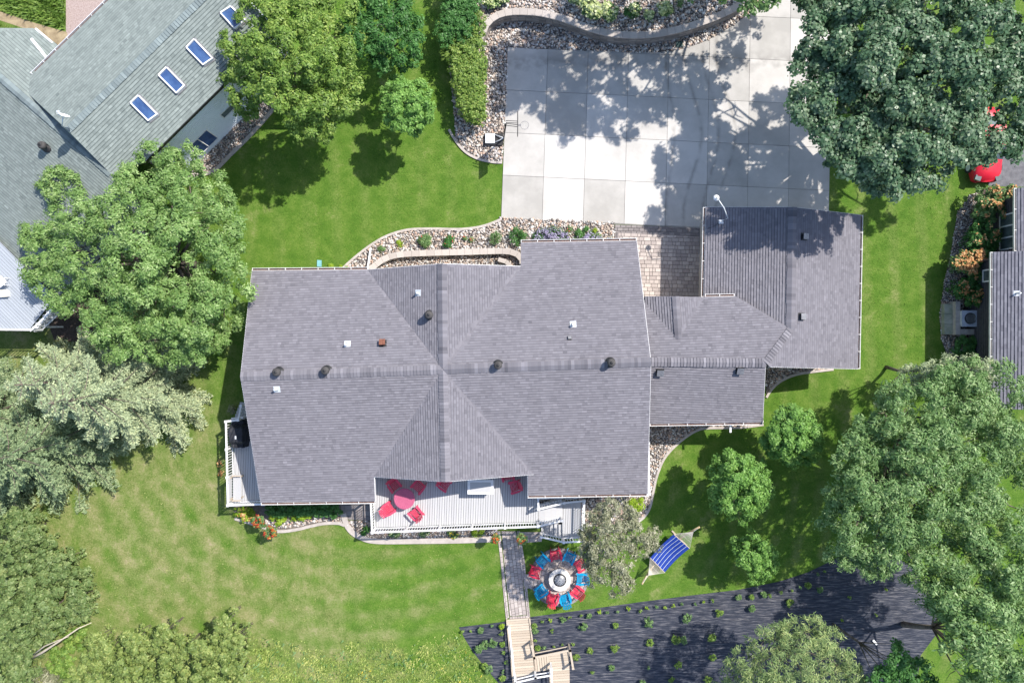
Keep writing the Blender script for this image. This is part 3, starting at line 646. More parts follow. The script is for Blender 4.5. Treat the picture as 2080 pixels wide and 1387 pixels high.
bed5 = pxs([(1310, 850), (1550, 850), (1548, 862), (1500, 867), (1440, 868), (1415, 873), (1385, 892), (1352, 925), (1335, 962), (1326, 1000), (1320, 1028), (1308, 1048), (1290, 1062), (1180, 1070), (1090, 1060), (1090, 980), (1310, 980)])
sheet('side_gravel_bed', bed5, 0.006, M_soil)
bed6 = pxs([(1555, 735), (1690, 735), (1690, 750), (1650, 754), (1615, 760), (1585, 773), (1566, 790), (1556, 806)])
sheet('small_gravel_bed', bed6, 0.006, M_soil)
bed7 = pxs([(1968, 396), (1985, 392), (1990, 400), (1970, 470), (1960, 560), (1955, 640), (1965, 690), (1995, 760), (2050, 800), (2020, 800), (1930, 740), (1912, 690), (1908, 640), (1918, 570), (1930, 520), (1938, 470), (1945, 430)])
sheet('neighbour_gravel_bed', bed7, 0.006, M_soil)
sheet('neighbour_planting_bed', pxs([(1985, 385), (2120, 380), (2120, 800), (2040, 800), (1965, 690), (1955, 640), (1960, 560), (1970, 470)]), 0.010, M_mulch)
bed8 = pxs([(380, 360), (430, 352), (470, 315), (520, 265), (560, 215), (560, 150), (470, 150), (300, 330)])
sheet('neighbour_wall_gravel_bed', bed8, 0.006, M_soil)
sheet('neighbour_yard_path', pxs([(-60, 18), (0, 24), (60, 44), (108, 58), (136, 66), (140, 100), (110, 110), (88, 80), (60, 62), (0, 42), (-60, 40)]), 0.008, M_straw)
sheet('pink_gravel_yard', pxs([(134, -80), (260, -80), (230, 20), (140, 110), (134, 66)]), 0.006, M_pinkgravel)
sheet('under_tree_soil', pxs([(70, 580), (190, 560), (240, 640), (190, 700), (110, 690)]), 0.009, M_mulch)
sheet('neighbour_driveway', pxs([(1995, 300), (2200, 280), (2200, 380), (2070, 380), (2008, 378), (2004, 350), (1995, 345)]), 0.010, M_asph)

well = ccw(pxs([(775, 545), (790, 531), (815, 524), (870, 521), (950, 520), (1020, 519), (1040, 524), (1050, 545)]))
sheet('window_well_floor', well, 0.012, M_mulch)
wellw = pxs([(745, 560), (762, 543), (785, 527), (815, 519), (870, 516), (950, 514), (1020, 512), (1045, 516), (1060, 528), (1062, 560)])
stones('river_rock', [bed1], 0.085, 0.125, 'pale river rock filling the bed west of the concrete driveway', 1, 0.035, avoid=[upper_bed])
stones('river_rock', [upper_bed], 0.085, 0.125, 'shaded river rock on the raised bed above the curved retaining wall', 2, WH - 0.09)
stones('river_rock', [bed2], 0.085, 0.125, 'tan river rock in the bed between front lawn and house roof', 3, 0.035, avoid=[well])
stones('river_rock', [well], 0.06, 0.1, 'brown gravel down inside the curved window well wall', 4, 0.035)
stones('river_rock', [pxs([(478, 1036), (560, 1060), (700, 1040), (702, 1056), (690, 1060), (660, 1057), (630, 1063), (600, 1070), (568, 1073), (530, 1062)])], 0.075, 0.115, 'cream river rock beside the hostas south of the west deck', 5, 0.03)
stones('river_rock', [bed4], 0.07, 0.11, 'grey river rock under the edge of the big deck', 6, 0.03)
stones('river_rock', [bed5], 0.075, 0.115, 'river rock curving round the south-east corner of the house', 7, 0.03)
stones('river_rock', [bed6], 0.08, 0.12, 'river rock patch below the garage corner', 8, 0.03)
stones('river_rock', [bed7], 0.06, 0.1, 'dark gravel strip beside the neighbour shrubs on the right', 9, 0.03)
stones('river_rock', [bed8], 0.06, 0.1, 'brown gravel strip along the white wall of the left house', 10, 0.03)

edging([(912, 264), (925, 286), (945, 309), (970, 323), (1000, 330), (1020, 331)], label='thin concrete edging round the bed corner by the basketball hoop')
edging([(690, 550), (697, 545), (712, 531), (735, 512), (760, 494), (790, 478), (830, 467), (880, 465), (930, 466), (965, 463), (990, 457), (1018, 446)], label='concrete edging between the front lawn and the front rock bed')
edging([(478, 1052), (530, 1068), (565, 1078), (600, 1075), (630, 1068), (660, 1062), (690, 1062), (700, 1066)], w=.18, label='concrete edging below the hostas and flower baskets')
edging([(698, 1042), (704, 1064), (716, 1080), (735, 1091), (765, 1098), (850, 1098), (930, 1097), (1010, 1094)], w=0.32, label='wide concrete band curving below the big deck')
edging([(1550, 862), (1500, 868), (1440, 869), (1415, 874), (1385, 893), (1352, 926), (1335, 963), (1326, 1001), (1320, 1029), (1308, 1049), (1290, 1063)], label='concrete edging sweeping round the south-east lawn')
edging([(1692, 750), (1650, 755), (1615, 761), (1585, 774), (1566, 791), (1556, 807)], label='short concrete edging below the garage corner')
edging([(380, 358), (430, 350), (470, 314), (520, 264), (556, 222)], w=.2, label='straight concrete edging beside the left house gravel')

# curved retaining wall: courses of blocks under cap stones
def block_wall(line, h, label, loc, course=0.19, blen=0.42, depth=0.28, flip=1, cap_w=0.40, base_z=0.0, bat=0.012):
    e = empty('retaining_wall', (loc[0], loc[1], 0), label, 'retaining wall')
    nc = max(1, int((h - 0.08) / course)); count = 0
    for c in range(nc):
        z0 = base_z + c * (h - 0.08) / nc; z1 = base_z + (c + 1) * (h - 0.08) / nc - 0.012
        ln = resample(offset_line(line, -flip * (nc - c) * bat), blen)
        a = offset_line(ln, flip * depth / 2); b = offset_line(ln, -flip * depth / 2)
        for i in range(len(ln) - 1):
            g_ = 0.02; s = random.uniform(-.012, .012)
            A0 = np.array(a[i]) * (1 - g_) + np.array(a[i + 1]) * g_; A1 = np.array(a[i]) * g_ + np.array(a[i + 1]) * (1 - g_)
            B0 = np.array(b[i]) * (1 - g_) + np.array(b[i + 1]) * g_; B1 = np.array(b[i]) * g_ + np.array(b[i + 1]) * (1 - g_)
            dB = (B0 - A0) / (np.linalg.norm(B0 - A0) + 1e-9) * s
            if count < 290: MB().prism([tuple(A0), tuple(A1), tuple(B1 + dB), tuple(B0 + dB)], z0, z1, random.random()).obj('block', M_wallblock, e)
            count += 1
    ln = resample(line, 0.45); a = offset_line(ln, cap_w / 2); b = offset_line(ln, -cap_w / 2)
    for i in range(len(ln) - 1):
        g_ = 0.012
        A0 = np.array(a[i]) * (1 - g_) + np.array(a[i + 1]) * g_; A1 = np.array(a[i]) * g_ + np.array(a[i + 1]) * (1 - g_)
        B0 = np.array(b[i]) * (1 - g_) + np.array(b[i + 1]) * g_; B1 = np.array(b[i]) * g_ + np.array(b[i + 1]) * (1 - g_)
        MB().prism([tuple(A0), tuple(A1), tuple(B1), tuple(B0)], base_z + h - 0.078, base_z + h + random.uniform(-.003, .003), random.random()).obj('cap_stone', M_wallcap, e)
    return e
block_wall(wall_line, WH, 'long curved block retaining wall with cap stones above the driveway', wall_line[0])
block_wall(smooth_line(wellw, .1), 0.5, 'low curved block wall round the window well north of the house', wellw[2], flip=-1, cap_w=.36)
block_wall(smooth_line(pxs([(1012, 528), (1030, 534), (1042, 548), (1046, 560)]), .1), 0.38, 'short inner curve of block wall beside the window well', q2(1030, 534), flip=1, cap_w=.26)

# weed fabric slope
fab = pxs([(932, 1273), (1015, 1263), (1072, 1253), (1200, 1236), (1300, 1222), (1400, 1209), (1500, 1197), (1580, 1181), (1640, 1162), (1690, 1138), (1735, 1112), (1790, 1105), (1850, 1150), (1905, 1230), (1900, 1290), (1870, 1330), (1850, 1480), (1060, 1480), (1020, 1395), (990, 1360), (960, 1322), (944, 1296)])
sheet('weed_fabric', fab, 0.012, M_fabric)
# raised wrinkles of the fabric: low ridges of the same cloth
wm_ = MB(); rr = random.Random(4); fa = ccw(fab)
for k in range(150):
    px = rr.uniform(950, 1850); py = rr.uniform(1120, 1400); ln = rr.uniform(15, 70); a = rr.uniform(-.12, .05) + (px - 1300) * -0.0004
    pts = [q2(px + t * ln * math.cos(a), py - t * ln * math.sin(a) + rr.uniform(-1.2, 1.2)) for t in (0, .33, .66, 1)]
    P = np.array(pts)
    if not inside(fa, P[:, 0], P[:, 1]).all(): continue
    w = rr.uniform(.03, .06); hh = rr.uniform(.015, .04); side = offset_line(pts, w); sid2 = offset_line(pts, -w)
    vs = [(p[0], p[1], .013) for p in side] + [(p[0], p[1], .013 + hh * math.sin(math.pi * (i + .3) / 3.6)) for i, p in enumerate(pts)] + [(p[0], p[1], .013) for p in sid2]
    wm_.add(vs, [(i, i + 1, 4 + i + 1, 4 + i) for i in range(3)] + [(4 + i, 4 + i + 1, 8 + i + 1, 8 + i) for i in range(3)])
o = wm_.obj('fabric_wrinkle', M_fabric, bpy.data.objects['weed_fabric'], True); o['kind'] = 'stuff'
# ------------------------------------------------------------------ roofs
class Plane:
    def __init__(s, A, B, slope, down):
        """plane falling at slope from the level line A-B (world points) towards world xy direction down"""
        A = Vector(A); B = Vector(B); t = Vector((B.x - A.x, B.y - A.y)).normalized(); n = Vector((-t.y, t.x))
        if n.dot(Vector(down)) < 0: n = -n
        s.a, s.b = -slope * n.x, -slope * n.y; s.c = A.z - s.a * A.x - s.b * A.y
    @classmethod
    def three(cls, P, Q, R):
        o = cls.__new__(cls); n = (Q - P).cross(R - P); o.a, o.b = -n.x / n.z, -n.y / n.z; o.c = P.z - o.a * P.x - o.b * P.y; return o
    def z(s, x, y): return s.a * x + s.b * y + s.c
    def hit(s, px, py):
        gx, gy = (px - 1040) * PXM, (693.5 - py) * PXM; w = s.a * gx + s.b * gy; z = (w + s.c) / (1 + w / CAM_H)
        k = 1 - z / CAM_H; return Vector((gx * k, gy * k, z))
def roof_face(parent, plane, poly, m=None, expose=0.148, wid=0.27, seed=1, thick=0.16, lift=0.0, butt=0.034):
    """one roof slope: deck board under real overlapping shingle tabs laid in courses"""
    m = m or M_shingle; poly = ccw([(p[0], p[1]) for p in poly]); rnd = random.Random(seed)
    mb = MB(); zs = [plane.z(*p) for p in poly]; mb.prism(poly, [z - thick for z in zs], zs); deck = mb.obj('roof_slope', M_deckbase, parent)
    gl = math.hypot(plane.a, plane.b); v = (plane.a / gl, plane.b / gl); u = (-v[1], v[0]); ex = expose / math.sqrt(1 + gl * gl)
    loc = [(p[0] * u[0] + p[1] * u[1], p[0] * v[0] + p[1] * v[1]) for p in poly]
    if area(loc) < 0: loc = loc[::-1]
    A = np.array(loc); x0, y0 = A.min(0); x1, y1 = A.max(0)
    S = MB(); V, F, T = S.v, S.f, S.t
    ny = int((y1 - y0) / ex) + 1
    for j in range(ny):
        ya, yb = y0 + j * ex, y0 + (j + 1) * ex; x = x0 - rnd.uniform(0, wid)
        cands = []
        while x < x1:
            w = wid * rnd.choice((0.5, 0.7, 0.85, 1.0)); cands.append((x, w)); x += w
        X = np.array([c[0] for c in cands]); W = np.array([c[1] for c in cands])
        full = inside(loc, X + 1e-4, np.full(len(X), ya + 1e-4)) & inside(loc, X + W - 1e-4, np.full(len(X), ya + 1e-4)) & inside(loc, X + 1e-4, np.full(len(X), yb - 1e-4)) & inside(loc, X + W - 1e-4, np.full(len(X), yb - 1e-4))
        rt = rnd.uniform(-.06, .06)
        for (xx, w), fu in zip(cands, full):
            rect = [(xx, ya), (xx + w, ya), (xx + w, yb), (xx, yb)]
            r = rect if fu else clip_poly(loc, rect)
            if len(r) < 3 or abs(area(r)) < 1e-4: continue
            h = butt * rnd.uniform(.75, 1.25); b = len(V); n = len(r); t = min(1, max(0, rnd.gauss(.53, .085) + rt * .4))
            def emit(rr_, tt):
                b0_ = len(V)
                for (a_, b_) in rr_:
                    wx, wy = a_ * u[0] + b_ * v[0], a_ * u[1] + b_ * v[1]; V.append((wx, wy, plane.z(wx, wy) + .008 + lift + h * (1 - (b_ - ya) / ex)))
                F.append(tuple(range(b0_, b0_ + len(rr_)))); T.append(tt)
            yb2 = ya + ex * .78  # dark printed band on each tab, painting in the shade line between courses
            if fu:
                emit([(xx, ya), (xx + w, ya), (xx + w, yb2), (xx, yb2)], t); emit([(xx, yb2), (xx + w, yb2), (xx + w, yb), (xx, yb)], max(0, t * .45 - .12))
            else: emit(r, t)
            for k in range(n):
                p0, p1 = r[k], r[(k + 1) % n]
                if abs(p0[1] - ya) < 1e-5 and abs(p1[1] - ya) < 1e-5:
                    c = len(V)
                    for (a_, b_) in (p0, p1):
                        wx, wy = a_ * u[0] + b_ * v[0], a_ * u[1] + b_ * v[1]; V.append((wx, wy, plane.z(wx, wy) + .003))
                    F.append((b + k, c, c + 1, b + (k + 1) % n)); T.append(t)
    o = S.obj('shingle', m, deck); o['kind'] = 'stuff'
    return deck
def caps(parent, P, Q, m=None, w=0.25, step=0.175, drop=0.34, seed=2, n1=None):
    """overlapping ridge cap shingles from P to Q (world)"""
    P, Q = Vector(P), Vector(Q); d = Q - P; L = d.length; d /= L; s = Vector((-d.y, d.x, 0)).normalized(); rnd = random.Random(seed); mb = MB()
    n = int(L / step)
    for i in range(n):
        a = P + d * (i * step); b = P + d * (i * step + step * 1.35); za, zb = .085 + rnd.uniform(0, .008), .045; t = rnd.gauss(.5, .16)
        dz = Vector((0, 0, 1)); ww = w * rnd.uniform(.94, 1.05)
        L0, C0, R0 = a + s * ww + dz * (za - drop * ww), a + dz * za, a - s * ww + dz * (za - drop * ww)
        L1, C1, R1 = b + s * ww + dz * (zb - drop * ww), b + dz * zb, b - s * ww + dz * (zb - drop * ww)
        mb.add([L0, C0, R0, L1, C1, R1, L0 - dz * .05, C0 - dz * .05, R0 - dz * .05], [(0, 1, 4, 3), (1, 2, 5, 4), (0, 6, 7, 1), (1, 7, 8, 2)], max(0, min(1, t)))
    o = mb.obj('ridge_cap', m or M_cap, parent); o['kind'] = 'stuff'
    return o
def gutter(parent, P, Q, out, w=0.13, n=None, m=None):
    """eave trough from P to Q; out = unit xy direction away from the roof"""
    P, Q = Vector(P), Vector(Q); o3 = Vector((out[0], out[1], 0)).normalized(); d = (Q - P).normalized()
    mb = MB(); zz = Vector((0, 0, -.07)); w2 = w
    A, B = P + zz + o3 * .012, Q + zz + o3 * .012
    mb.bar(A + o3 * w2, B + o3 * w2, .022, .12); mb.bar(A, B, .02, .12)
    mb.bar(A + o3 * w2 / 2 - Vector((0, 0, .05)), B + o3 * w2 / 2 - Vector((0, 0, .05)), w2 - .03, .014)
    k = n or max(2, int((Q - P).length / .9))
    g0 = mb.obj('gutter', m or M_gut, parent)
    f = MB(); f.bar(A + o3 * w2 / 2 - Vector((0, 0, .035)), B + o3 * w2 / 2 - Vector((0, 0, .035)), w2 - .05, .01); f.obj('gutter_litter', M_gutin, g0)
    for i in range(k + 1):
        p = A.lerp(B, (i + .02) / (k + .04)); MB().bar(p + o3 * .008 + Vector((0, 0, .062)), p + o3 * (w2 + .02) + Vector((0, 0, .062)), .03, .012).obj('gutter_hanger', m or M_gut, g0)
    return g0
def rake(parent, P, Q, m=None, w=.05):
    P, Q = Vector(P), Vector(Q); MB().bar(P - Vector((0, 0, .10)), Q - Vector((0, 0, .10)), w, .2).obj('rake_board', m or M_trim, parent)
def walls(parent, poly, z0, ztop, m, name='wall'):
    n = len(poly)
    for i in range(n):
        a, b = poly[i], poly[(i + 1) % n]; za, zb = ztop[i], ztop[(i + 1) % n]
        d = Vector((b[0] - a[0], b[1] - a[1])).normalized(); nn = Vector((-d.y, d.x)) * .08
        mb = MB(); mb.prism([(a[0], a[1]), (b[0], b[1]), (b[0] + nn.x, b[1] + nn.y), (a[0] + nn.x, a[1] + nn.y)], z0, [za, zb, zb, za]); mb.obj(name, m, parent)

house = empty('house', q(905, 760), 'large house with lavender grey shingle roof and crossing gables in the middle', 'house')
ZR = 5.77
RA, RC, RB = q(489, 765, ZR), q(900, 754, ZR), q(1322, 735, ZR)
pN = Plane(RA, RB, .36, (0, 1)); pS = Plane(RA, RB, .31, (0, -1))
ridge_at = lambda px, py: (pN.hit(px, py))
# make the ridge exactly common to both slopes
def on_ridge(px):
    t = (px - 489) / (1322 - 489); return RA.lerp(RB, t)
RCc = on_ridge(900)
NWg = [pN.hit(747, 548), Vector(), pN.hit(1058, 541)]
apN = q(898, 536, ZR - .02); apS = q(905, 978, ZR - .02)
pGW = Plane.three(NWg[0], apN, RCc); pGE = Plane.three(NWg[2], apN, RCc)
S1, S2 = pS.hit(760, 968), pS.hit(1085, 963)
pHW = Plane.three(S1, apS, RCc); pHE = Plane.three(S2, apS, RCc)
V2 = lambda *ps: [(p.x, p.y) for p in ps]
roof_face(house, pN, V2(pN.hit(512, 550), NWg[0], RCc, RA), seed=1)
roof_face(house, pN, V2(NWg[2], pN.hit(1058, 493), pN.hit(1293, 489), RB, RCc), seed=2)
roof_face(house, pGW, V2(NWg[0], apN, RCc), seed=3)
roof_face(house, pGE, V2(NWg[2], apN, RCc), seed=4)
roof_face(house, pS, V2(RA, RCc, S1, pS.hit(762, 1017), pS.hit(530, 1020)), seed=5)
roof_face(house, pS, V2(RCc, RB, pS.hit(1315, 1002), pS.hit(1072, 1006), pS.hit(1072, 952)), seed=6)
roof_face(house, pHW, V2(S1, apS, RCc), seed=7, lift=.004)
roof_face(house, pHE, V2(S2, apS, RCc), seed=8, lift=.004)
caps(house, RA, RCc, seed=1); caps(house, RB, RCc, seed=2); caps(house, apN, RCc, seed=3, drop=.46); caps(house, apS, RCc, seed=4, drop=.46)
# garage wing
ZG = 4.3; GA, GB = q(1610, 421, ZG), q(1606, 668, ZG)
pGw = Plane(GA, GB, .33, (-1, 0)); pGe = Plane(GA, GB, .33, (1, 0))
ZC = 4.72; CA, CB = q(1322, 735, ZC), q(1555, 738, ZC)
CA = Vector((CA.x - .15, CA.y, ZC)); 
pCn = Plane(CA, CB, .33, (0, 1)); pCs = Plane(CA, CB, .34, (0, -1))
# the hip where garage slope and connector slope meet runs from the garage ridge end to the connector ridge end
CBh = pCn.hit(1555, 736)
zz = pGe.hit(1555, 738)
pCn2 = Plane.three(GB, Vector((CBh.x, CBh.y, ZC)), Vector((CA.x, CA.y, ZC)))
pE2 = pGe
roof_face(house, pGw, V2(GA, pGw.hit(1434, 421), pGw.hit(1430, 603), pGw.hit(1495, 602), GB), seed=9)
Hc = pGe.hit(1555, 737)
roof_face(house, pGe, V2(GA, pGe.hit(1748, 437), pGe.hit(1742, 749), pGe.hit(1564, 745), Hc, GB), seed=10)
pM = Plane.three(GB, Vector((Hc.x, Hc.y, Hc.z)), Vector((CA.x, CA.y, ZC)))
en1, en2 = pM.hit(1306, 604), pM.hit(1495, 602)
roof_face(house, pM, V2(Vector((CA.x, CA.y, 0)), en1, en2, GB, Hc), seed=11, lift=.003)
pCs = Plane.three(Vector((CA.x, CA.y, ZC)), Hc, q(1549, 857, 3.45))
roof_face(house, pCs, V2(Vector((CA.x, CA.y, 0)), pCs.hit(1305, 860), pCs.hit(1549, 857), Hc), seed=12)
# little entry gable
P0, P1, PR = pM.hit(1306, 628), pM.hit(1431, 604), pM.hit(1378, 690)
pa = q(1372, 602, PR.z)
pa0 = Vector((P0.x, pa.y, P1.z))
pPW = Plane.three(PR, pa, Vector((P0.x - .1, (P0.y + pa.y) / 2, P1.z - .05))); pPE = Plane.three(PR, pa, Vector((P1.x, P1.y, P1.z)))
roof_face(house, pPW, V2(PR, pa, q(1306, 603, 3.3), pPW.hit(1306, 630)), seed=13, lift=.01)
roof_face(house, pPE, V2(PR, pa, P1), seed=14, lift=.01)
caps(house, GA, GB, seed=5); caps(house, Hc, GB, seed=6, drop=.2, w=.19); caps(house, CA, Hc, seed=7, drop=.3); caps(house, pa, PR, seed=8, drop=.3, w=.2)
# gutters
gut = [(pN.hit(512, 550), pN.hit(747, 548), (0, 1)), (pN.hit(1058, 493), pN.hit(1293, 489), (0, 1)), (pS.hit(530, 1020), pS.hit(762, 1017), (0, -1)),
       (pS.hit(1072, 1006), pS.hit(1315, 1002), (0, -1)), (pCs.hit(1320, 860), pCs.hit(1549, 857), (0, -1)), (pGw.hit(1434, 421), pGw.hit(1430, 603), (-1, 0)),
       (pGe.hit(1748, 437), pGe.hit(1742, 749), (1, 0)), (pM.hit(1432, 603), pM.hit(1492, 602), (0, 1))]
for a, b, o_ in gut: gutter(house, a, b, o_)
for a, b in ((pN.hit(512, 550), RA), (RA, pS.hit(530, 1020)), (pN.hit(1293, 489), RB), (RB, pS.hit(1315, 1002)), (NWg[0], apN), (apN, NWg[2]), (S1, apS), (apS, S2),
             (pGw.hit(1434, 421), GA), (GA, pGe.hit(1748, 437)), (pGe.hit(1742, 749), pGe.hit(1564, 745)), (Hc, pCs.hit(1549, 857)), (pS.hit(762, 1017), S1), (pS.hit(1072, 1006), pS.hit(1072, 965))):
    rake(house, a, b, w=.04)
# walls, 0.5 m inside the eaves
def inset(ps, d=.5):
    n = len(ps); out = []
    for i in range(n):
        a, b, c = [np.array(ps[(i + k) % n]) for k in (-1, 0, 1)]
        e1 = (b - a) / np.linalg.norm(b - a); e2 = (c - b) / np.linalg.norm(c - b); n1 = np.array((-e1[1], e1[0])); n2 = np.array((-e2[1], e2[0]))
        out.append(tuple(b + (n1 + n2) / max(.3, 1 + n1.dot(n2)) * d))
    return out
def zunder(pls, pt): return min(p.z(*pt) for p in pls) - .2
wp = inset(V2(RA, pS.hit(530, 1020), pS.hit(762, 1017), S1, S2, pS.hit(1072, 1006), pS.hit(1315, 1002), RB, pN.hit(1293, 489), pN.hit(1058, 493), NWg[2], NWg[0], pN.hit(512, 550)), .5)
walls(house, wp, 0, [zunder((pN, pS), p) for p in wp], M_siding)
wg = inset(V2(pGw.hit(1434, 421), pGw.hit(1430, 603), pM.hit(1308, 604), pCs.hit(1308, 860), pCs.hit(1549, 857), Hc, pGe.hit(1742, 749), pGe.hit(1748, 437), GA), .45)
walls(house, wg, 0, [min(zunder((pGw, pGe), p) if p[0] > 10.6 else 9, zunder((pM, pCs), p) if p[0] < 16 and p[1] < 2.5 else 9, 4.4) for p in wg], M_siding)
# garage doors under the north gable, seen only from the side
for k in range(2):
    gx = pGw.hit(1434, 421).x + 1.0 + k * 4.2; gy = GA.y - .40
    dr = MB().box((gx + 1.6, gy, 1.15), (3.2, .05, 2.3)).obj('garage_door', M_trim, house)
    for r_ in range(4): MB().box((gx + 1.6, gy + .04, .30 + r_ * .56), (3.1, .03, .5)).obj('door_panel', M_trim, dr)
# roof vents
M_ventcap = mat('matte_vent_cap', (.045, .042, .042), (.09, .085, .083), scale=6, rough=.8)
def roof_turbine(px, py, pl, parent=house, r=.19, h=.42):
    p = pl.hit(px, py); p = pl.hit(1040 + (px - 1040) * (1 + h * .5 / 36), 693.5 + (py - 693.5) * (1 - h * .0 / 36)); z = p.z
    sp = MB().lathe([(.001, .03), (r * 1.5, .03), (r * 1.45, .05), (r * .62, .07), (r * .6, .34)], p, 18).obj('roof_vent', M_blackmetal, parent, True)
    MB().lathe([(r * .9, .34), (r * 1.12, .36), (r * 1.15, .48), (r * .95, .56), (r * .55, .60), (r * .2, .61)], p, 18).obj('vent_cap', M_ventcap, sp, True)
    MB().lathe([(r * .42, .612), (r * .40, .635), (r * .1, .64)], p, 14).obj('vent_knob', M_blackmetal, sp, True)
for a, b in ((570, 755), (667, 752), (1012, 741), (1238, 736)): roof_turbine(a, b, pN)
roof_turbine(875, 640, pGW, h=.75)
def pipe_vent(px, py, pl, parent=house):
    p = pl.hit(px, py); n = Vector((-pl.a, -pl.b, 1)).normalized(); R = n.to_track_quat('Z', 'Y').to_matrix()
    sp = MB().box(p + n * .04, (.34, .34, .02), tilt=R).obj('flashing_plate', M_galv, parent)
    MB().lathe([(.12, .02), (.065, .14), (.06, .34), (.045, .35)], p + Vector((-.04, -.03, 0)), 12).obj('vent_pipe', M_galv, sp, True)
for a, b, pl in ((706, 699, pN), (850, 595, pGW), (1164, 659, pN), (563, 790, pS)): pipe_vent(a, b, pl)
def box_vent(px, py, pl, s=.34, h=.2, m=None, parent=house, top=None):
    p = pl.hit(px, py); n = Vector((-pl.a, -pl.b, 1)).normalized(); R = n.to_track_quat('Z', 'Y').to_matrix()
    b = MB().box(p + n * (h / 2 + .02), (s * .86, s * .86, h), tilt=R).obj('box_vent', M_blackmetal, parent)
    MB().box(p + n * (h + .035), (s, s, .03), tilt=R).obj('vent_lid', top or M_greymetal, b)
    MB().box(p + n * .03, (s * 1.25, s * 1.25, .012), tilt=R).obj('vent_flange', M_blackmetal, b)
box_vent(778, 698, pN, .32, .25, top=M_rust); box_vent(1157, 687, pN, .17, .1)
box_vent(1340, 755, pCs, .36, .18); box_vent(1502, 751, pCs, .36, .18); box_vent(1627, 643, pGe, .33, .18); box_vent(1632, 481, pGe, .33, .18)
# gooseneck lamp on the garage gable
lm0 = pGw.hit(1464, 451); lt = q(1455, 402, 4.5)
gl = MB().tube([lm0, lm0 + Vector((.18, .08, .7)), lm0.lerp(lt, .45) + Vector((0, 0, .95)), lt + Vector((0, 0, .12)), lt], .03, 8).obj('gooseneck_lamp', M_galv, house, True)
MB().lathe([(.05, .06), (.17, .0), (.16, -.03), (.05, -.04)], lt, 14).obj('lamp_shade', M_white, gl, True)
MB().box(lm0 + Vector((0, 0, .05)), (.26, .22, .06)).obj('mounting_plate', M_galv, gl)
MB().tube([lm0 + Vector((0, 0, .06)), lm0 + Vector((-.45, -.28, -.06)), lm0 + Vector((-.72, -.36, -.14))], .012, 5).obj('cable', M_blackmetal, gl)
# downspouts
MB().box(pCs.hit(1487, 866) + Vector((0, -.12, -.3)), (.1, .5, .08)).obj('downspout', M_trim, house)
MB().bar(q(753, 505, .3), q(746, 552, .5), .1, .08).obj('downspout', M_trim, house)
# ------------------------------------------------------------------ main deck
ZD, ZRL = 1.40, 2.35
deck = empty('deck', q(905, 1040), 'wide pale deck wrapping the back of the house with white railings', 'deck')
def boards(parent, poly, z, w, m, ang=math.pi / 2, th=.03, gap=.0095, name='deck_board', seed=1):
    rnd = random.Random(seed); ca, sa = math.cos(ang), math.sin(ang); poly = ccw(poly)
    loc = [(p[0] * ca + p[1] * sa, -p[0] * sa + p[1] * ca) for p in poly]
    y = min(p[1] for p in loc); y1 = max(p[1] for p in loc); x0, x1 = min(p[0] for p in loc) - 1, max(p[0] for p in loc) + 1
    while y < y1:
        r = clip_poly(loc, [(x0, y + gap), (x1, y + gap), (x1, y + w - gap), (x0, y + w - gap)])
        if len(r) >= 3 and abs(area(r)) > .002:
            MB().prism([(p[0] * ca - p[1] * sa, p[0] * sa + p[1] * ca) for p in r], z - th, z + rnd.uniform(-.0015, .0015), rnd.random()).obj(name, m, parent)
        y += w
fl = lambda *pts: [q2(a, b, ZRL) for a, b in pts]
dpoly = fl((460, 857), (463, 1025), (754, 1015), (757, 1080), (1094, 1068), (1094, 1010), (1094, 900), (520, 900), (540, 857))
boards(deck, dpoly, ZD, .142, M_compo, ang=math.radians(88))
boards(deck, fl((1095, 960), (1095, 1011), (1318, 1003), (1316, 880), (1290, 880), (1290, 960)), ZD - .003, .142, M_compo, ang=math.radians(-2), seed=3)
jo = MB(); jp = inset(ccw(dpoly), .12); jo.prism(jp, ZD - .24, ZD - .036); jo.obj('deck_frame', M_siding_d, deck)
for (a, b) in ((470, 870), (474, 1015), (610, 1011), (745, 1008), (768, 1068), (850, 1066), (935, 1064), (1010, 1062), (1083, 1060), (1180, 1003), (1300, 998)):
    p = q(a, b, ZRL); MB().box((p.x, p.y, .6), (.14, .14, 1.2)).obj('support_post', M_trim, deck)
def railing(parent, P, Q, ends=(True, True), h=.92, sp=.152, bal=True, m=M_white, lo=.08, w=.10):
    """P, Q: world points on the top rail line"""
    P, Q = Vector(P), Vector(Q); d = Q - P; L = Vector((d.x, d.y, 0)).length
    mb = MB(); mb.bar(P, Q, w, .045); mb.bar(P - Vector((0, 0, h - lo)), Q - Vector((0, 0, h - lo)), .05, .05); r = mb.obj('railing', m, parent)
    n = max(1, round(L / 1.85)); rz = math.atan2(d.y, d.x)
    for i in range(n + 1):
        if (i == 0 and not ends[0]) or (i == n and not ends[1]): continue
        p = P.lerp(Q, i / n); MB().box(p - Vector((0, 0, h / 2 - .04)), (.105, .105, h + .02), rz).box(p + Vector((0, 0, .06)), (.14, .14, .035), rz).obj('rail_post', m, r)
    if bal:
        k = max(1, int(L / sp)); proto = None
        for i in range(k):
            p = P.lerp(Q, (i + .5) / k)
            if proto is None: proto = MB().box((0, 0, 0), (.036, .036, h - lo - .02)).mesh('baluster', m)
            o = bpy.data.objects.new('baluster', proto); C.objects.link(o); o.location = p - Vector((0, 0, (h - lo) / 2)); o.rotation_euler = (0, 0, rz); set_parent(o, r)
    return r
R = lambda a, b, z=ZRL: q(a, b, z)
railing(deck, R(459, 856), R(463, 1026)); railing(deck, R(463, 1026), R(753, 1016), (False, True)); railing(deck, R(753, 1016), R(756, 1081), (False, True))
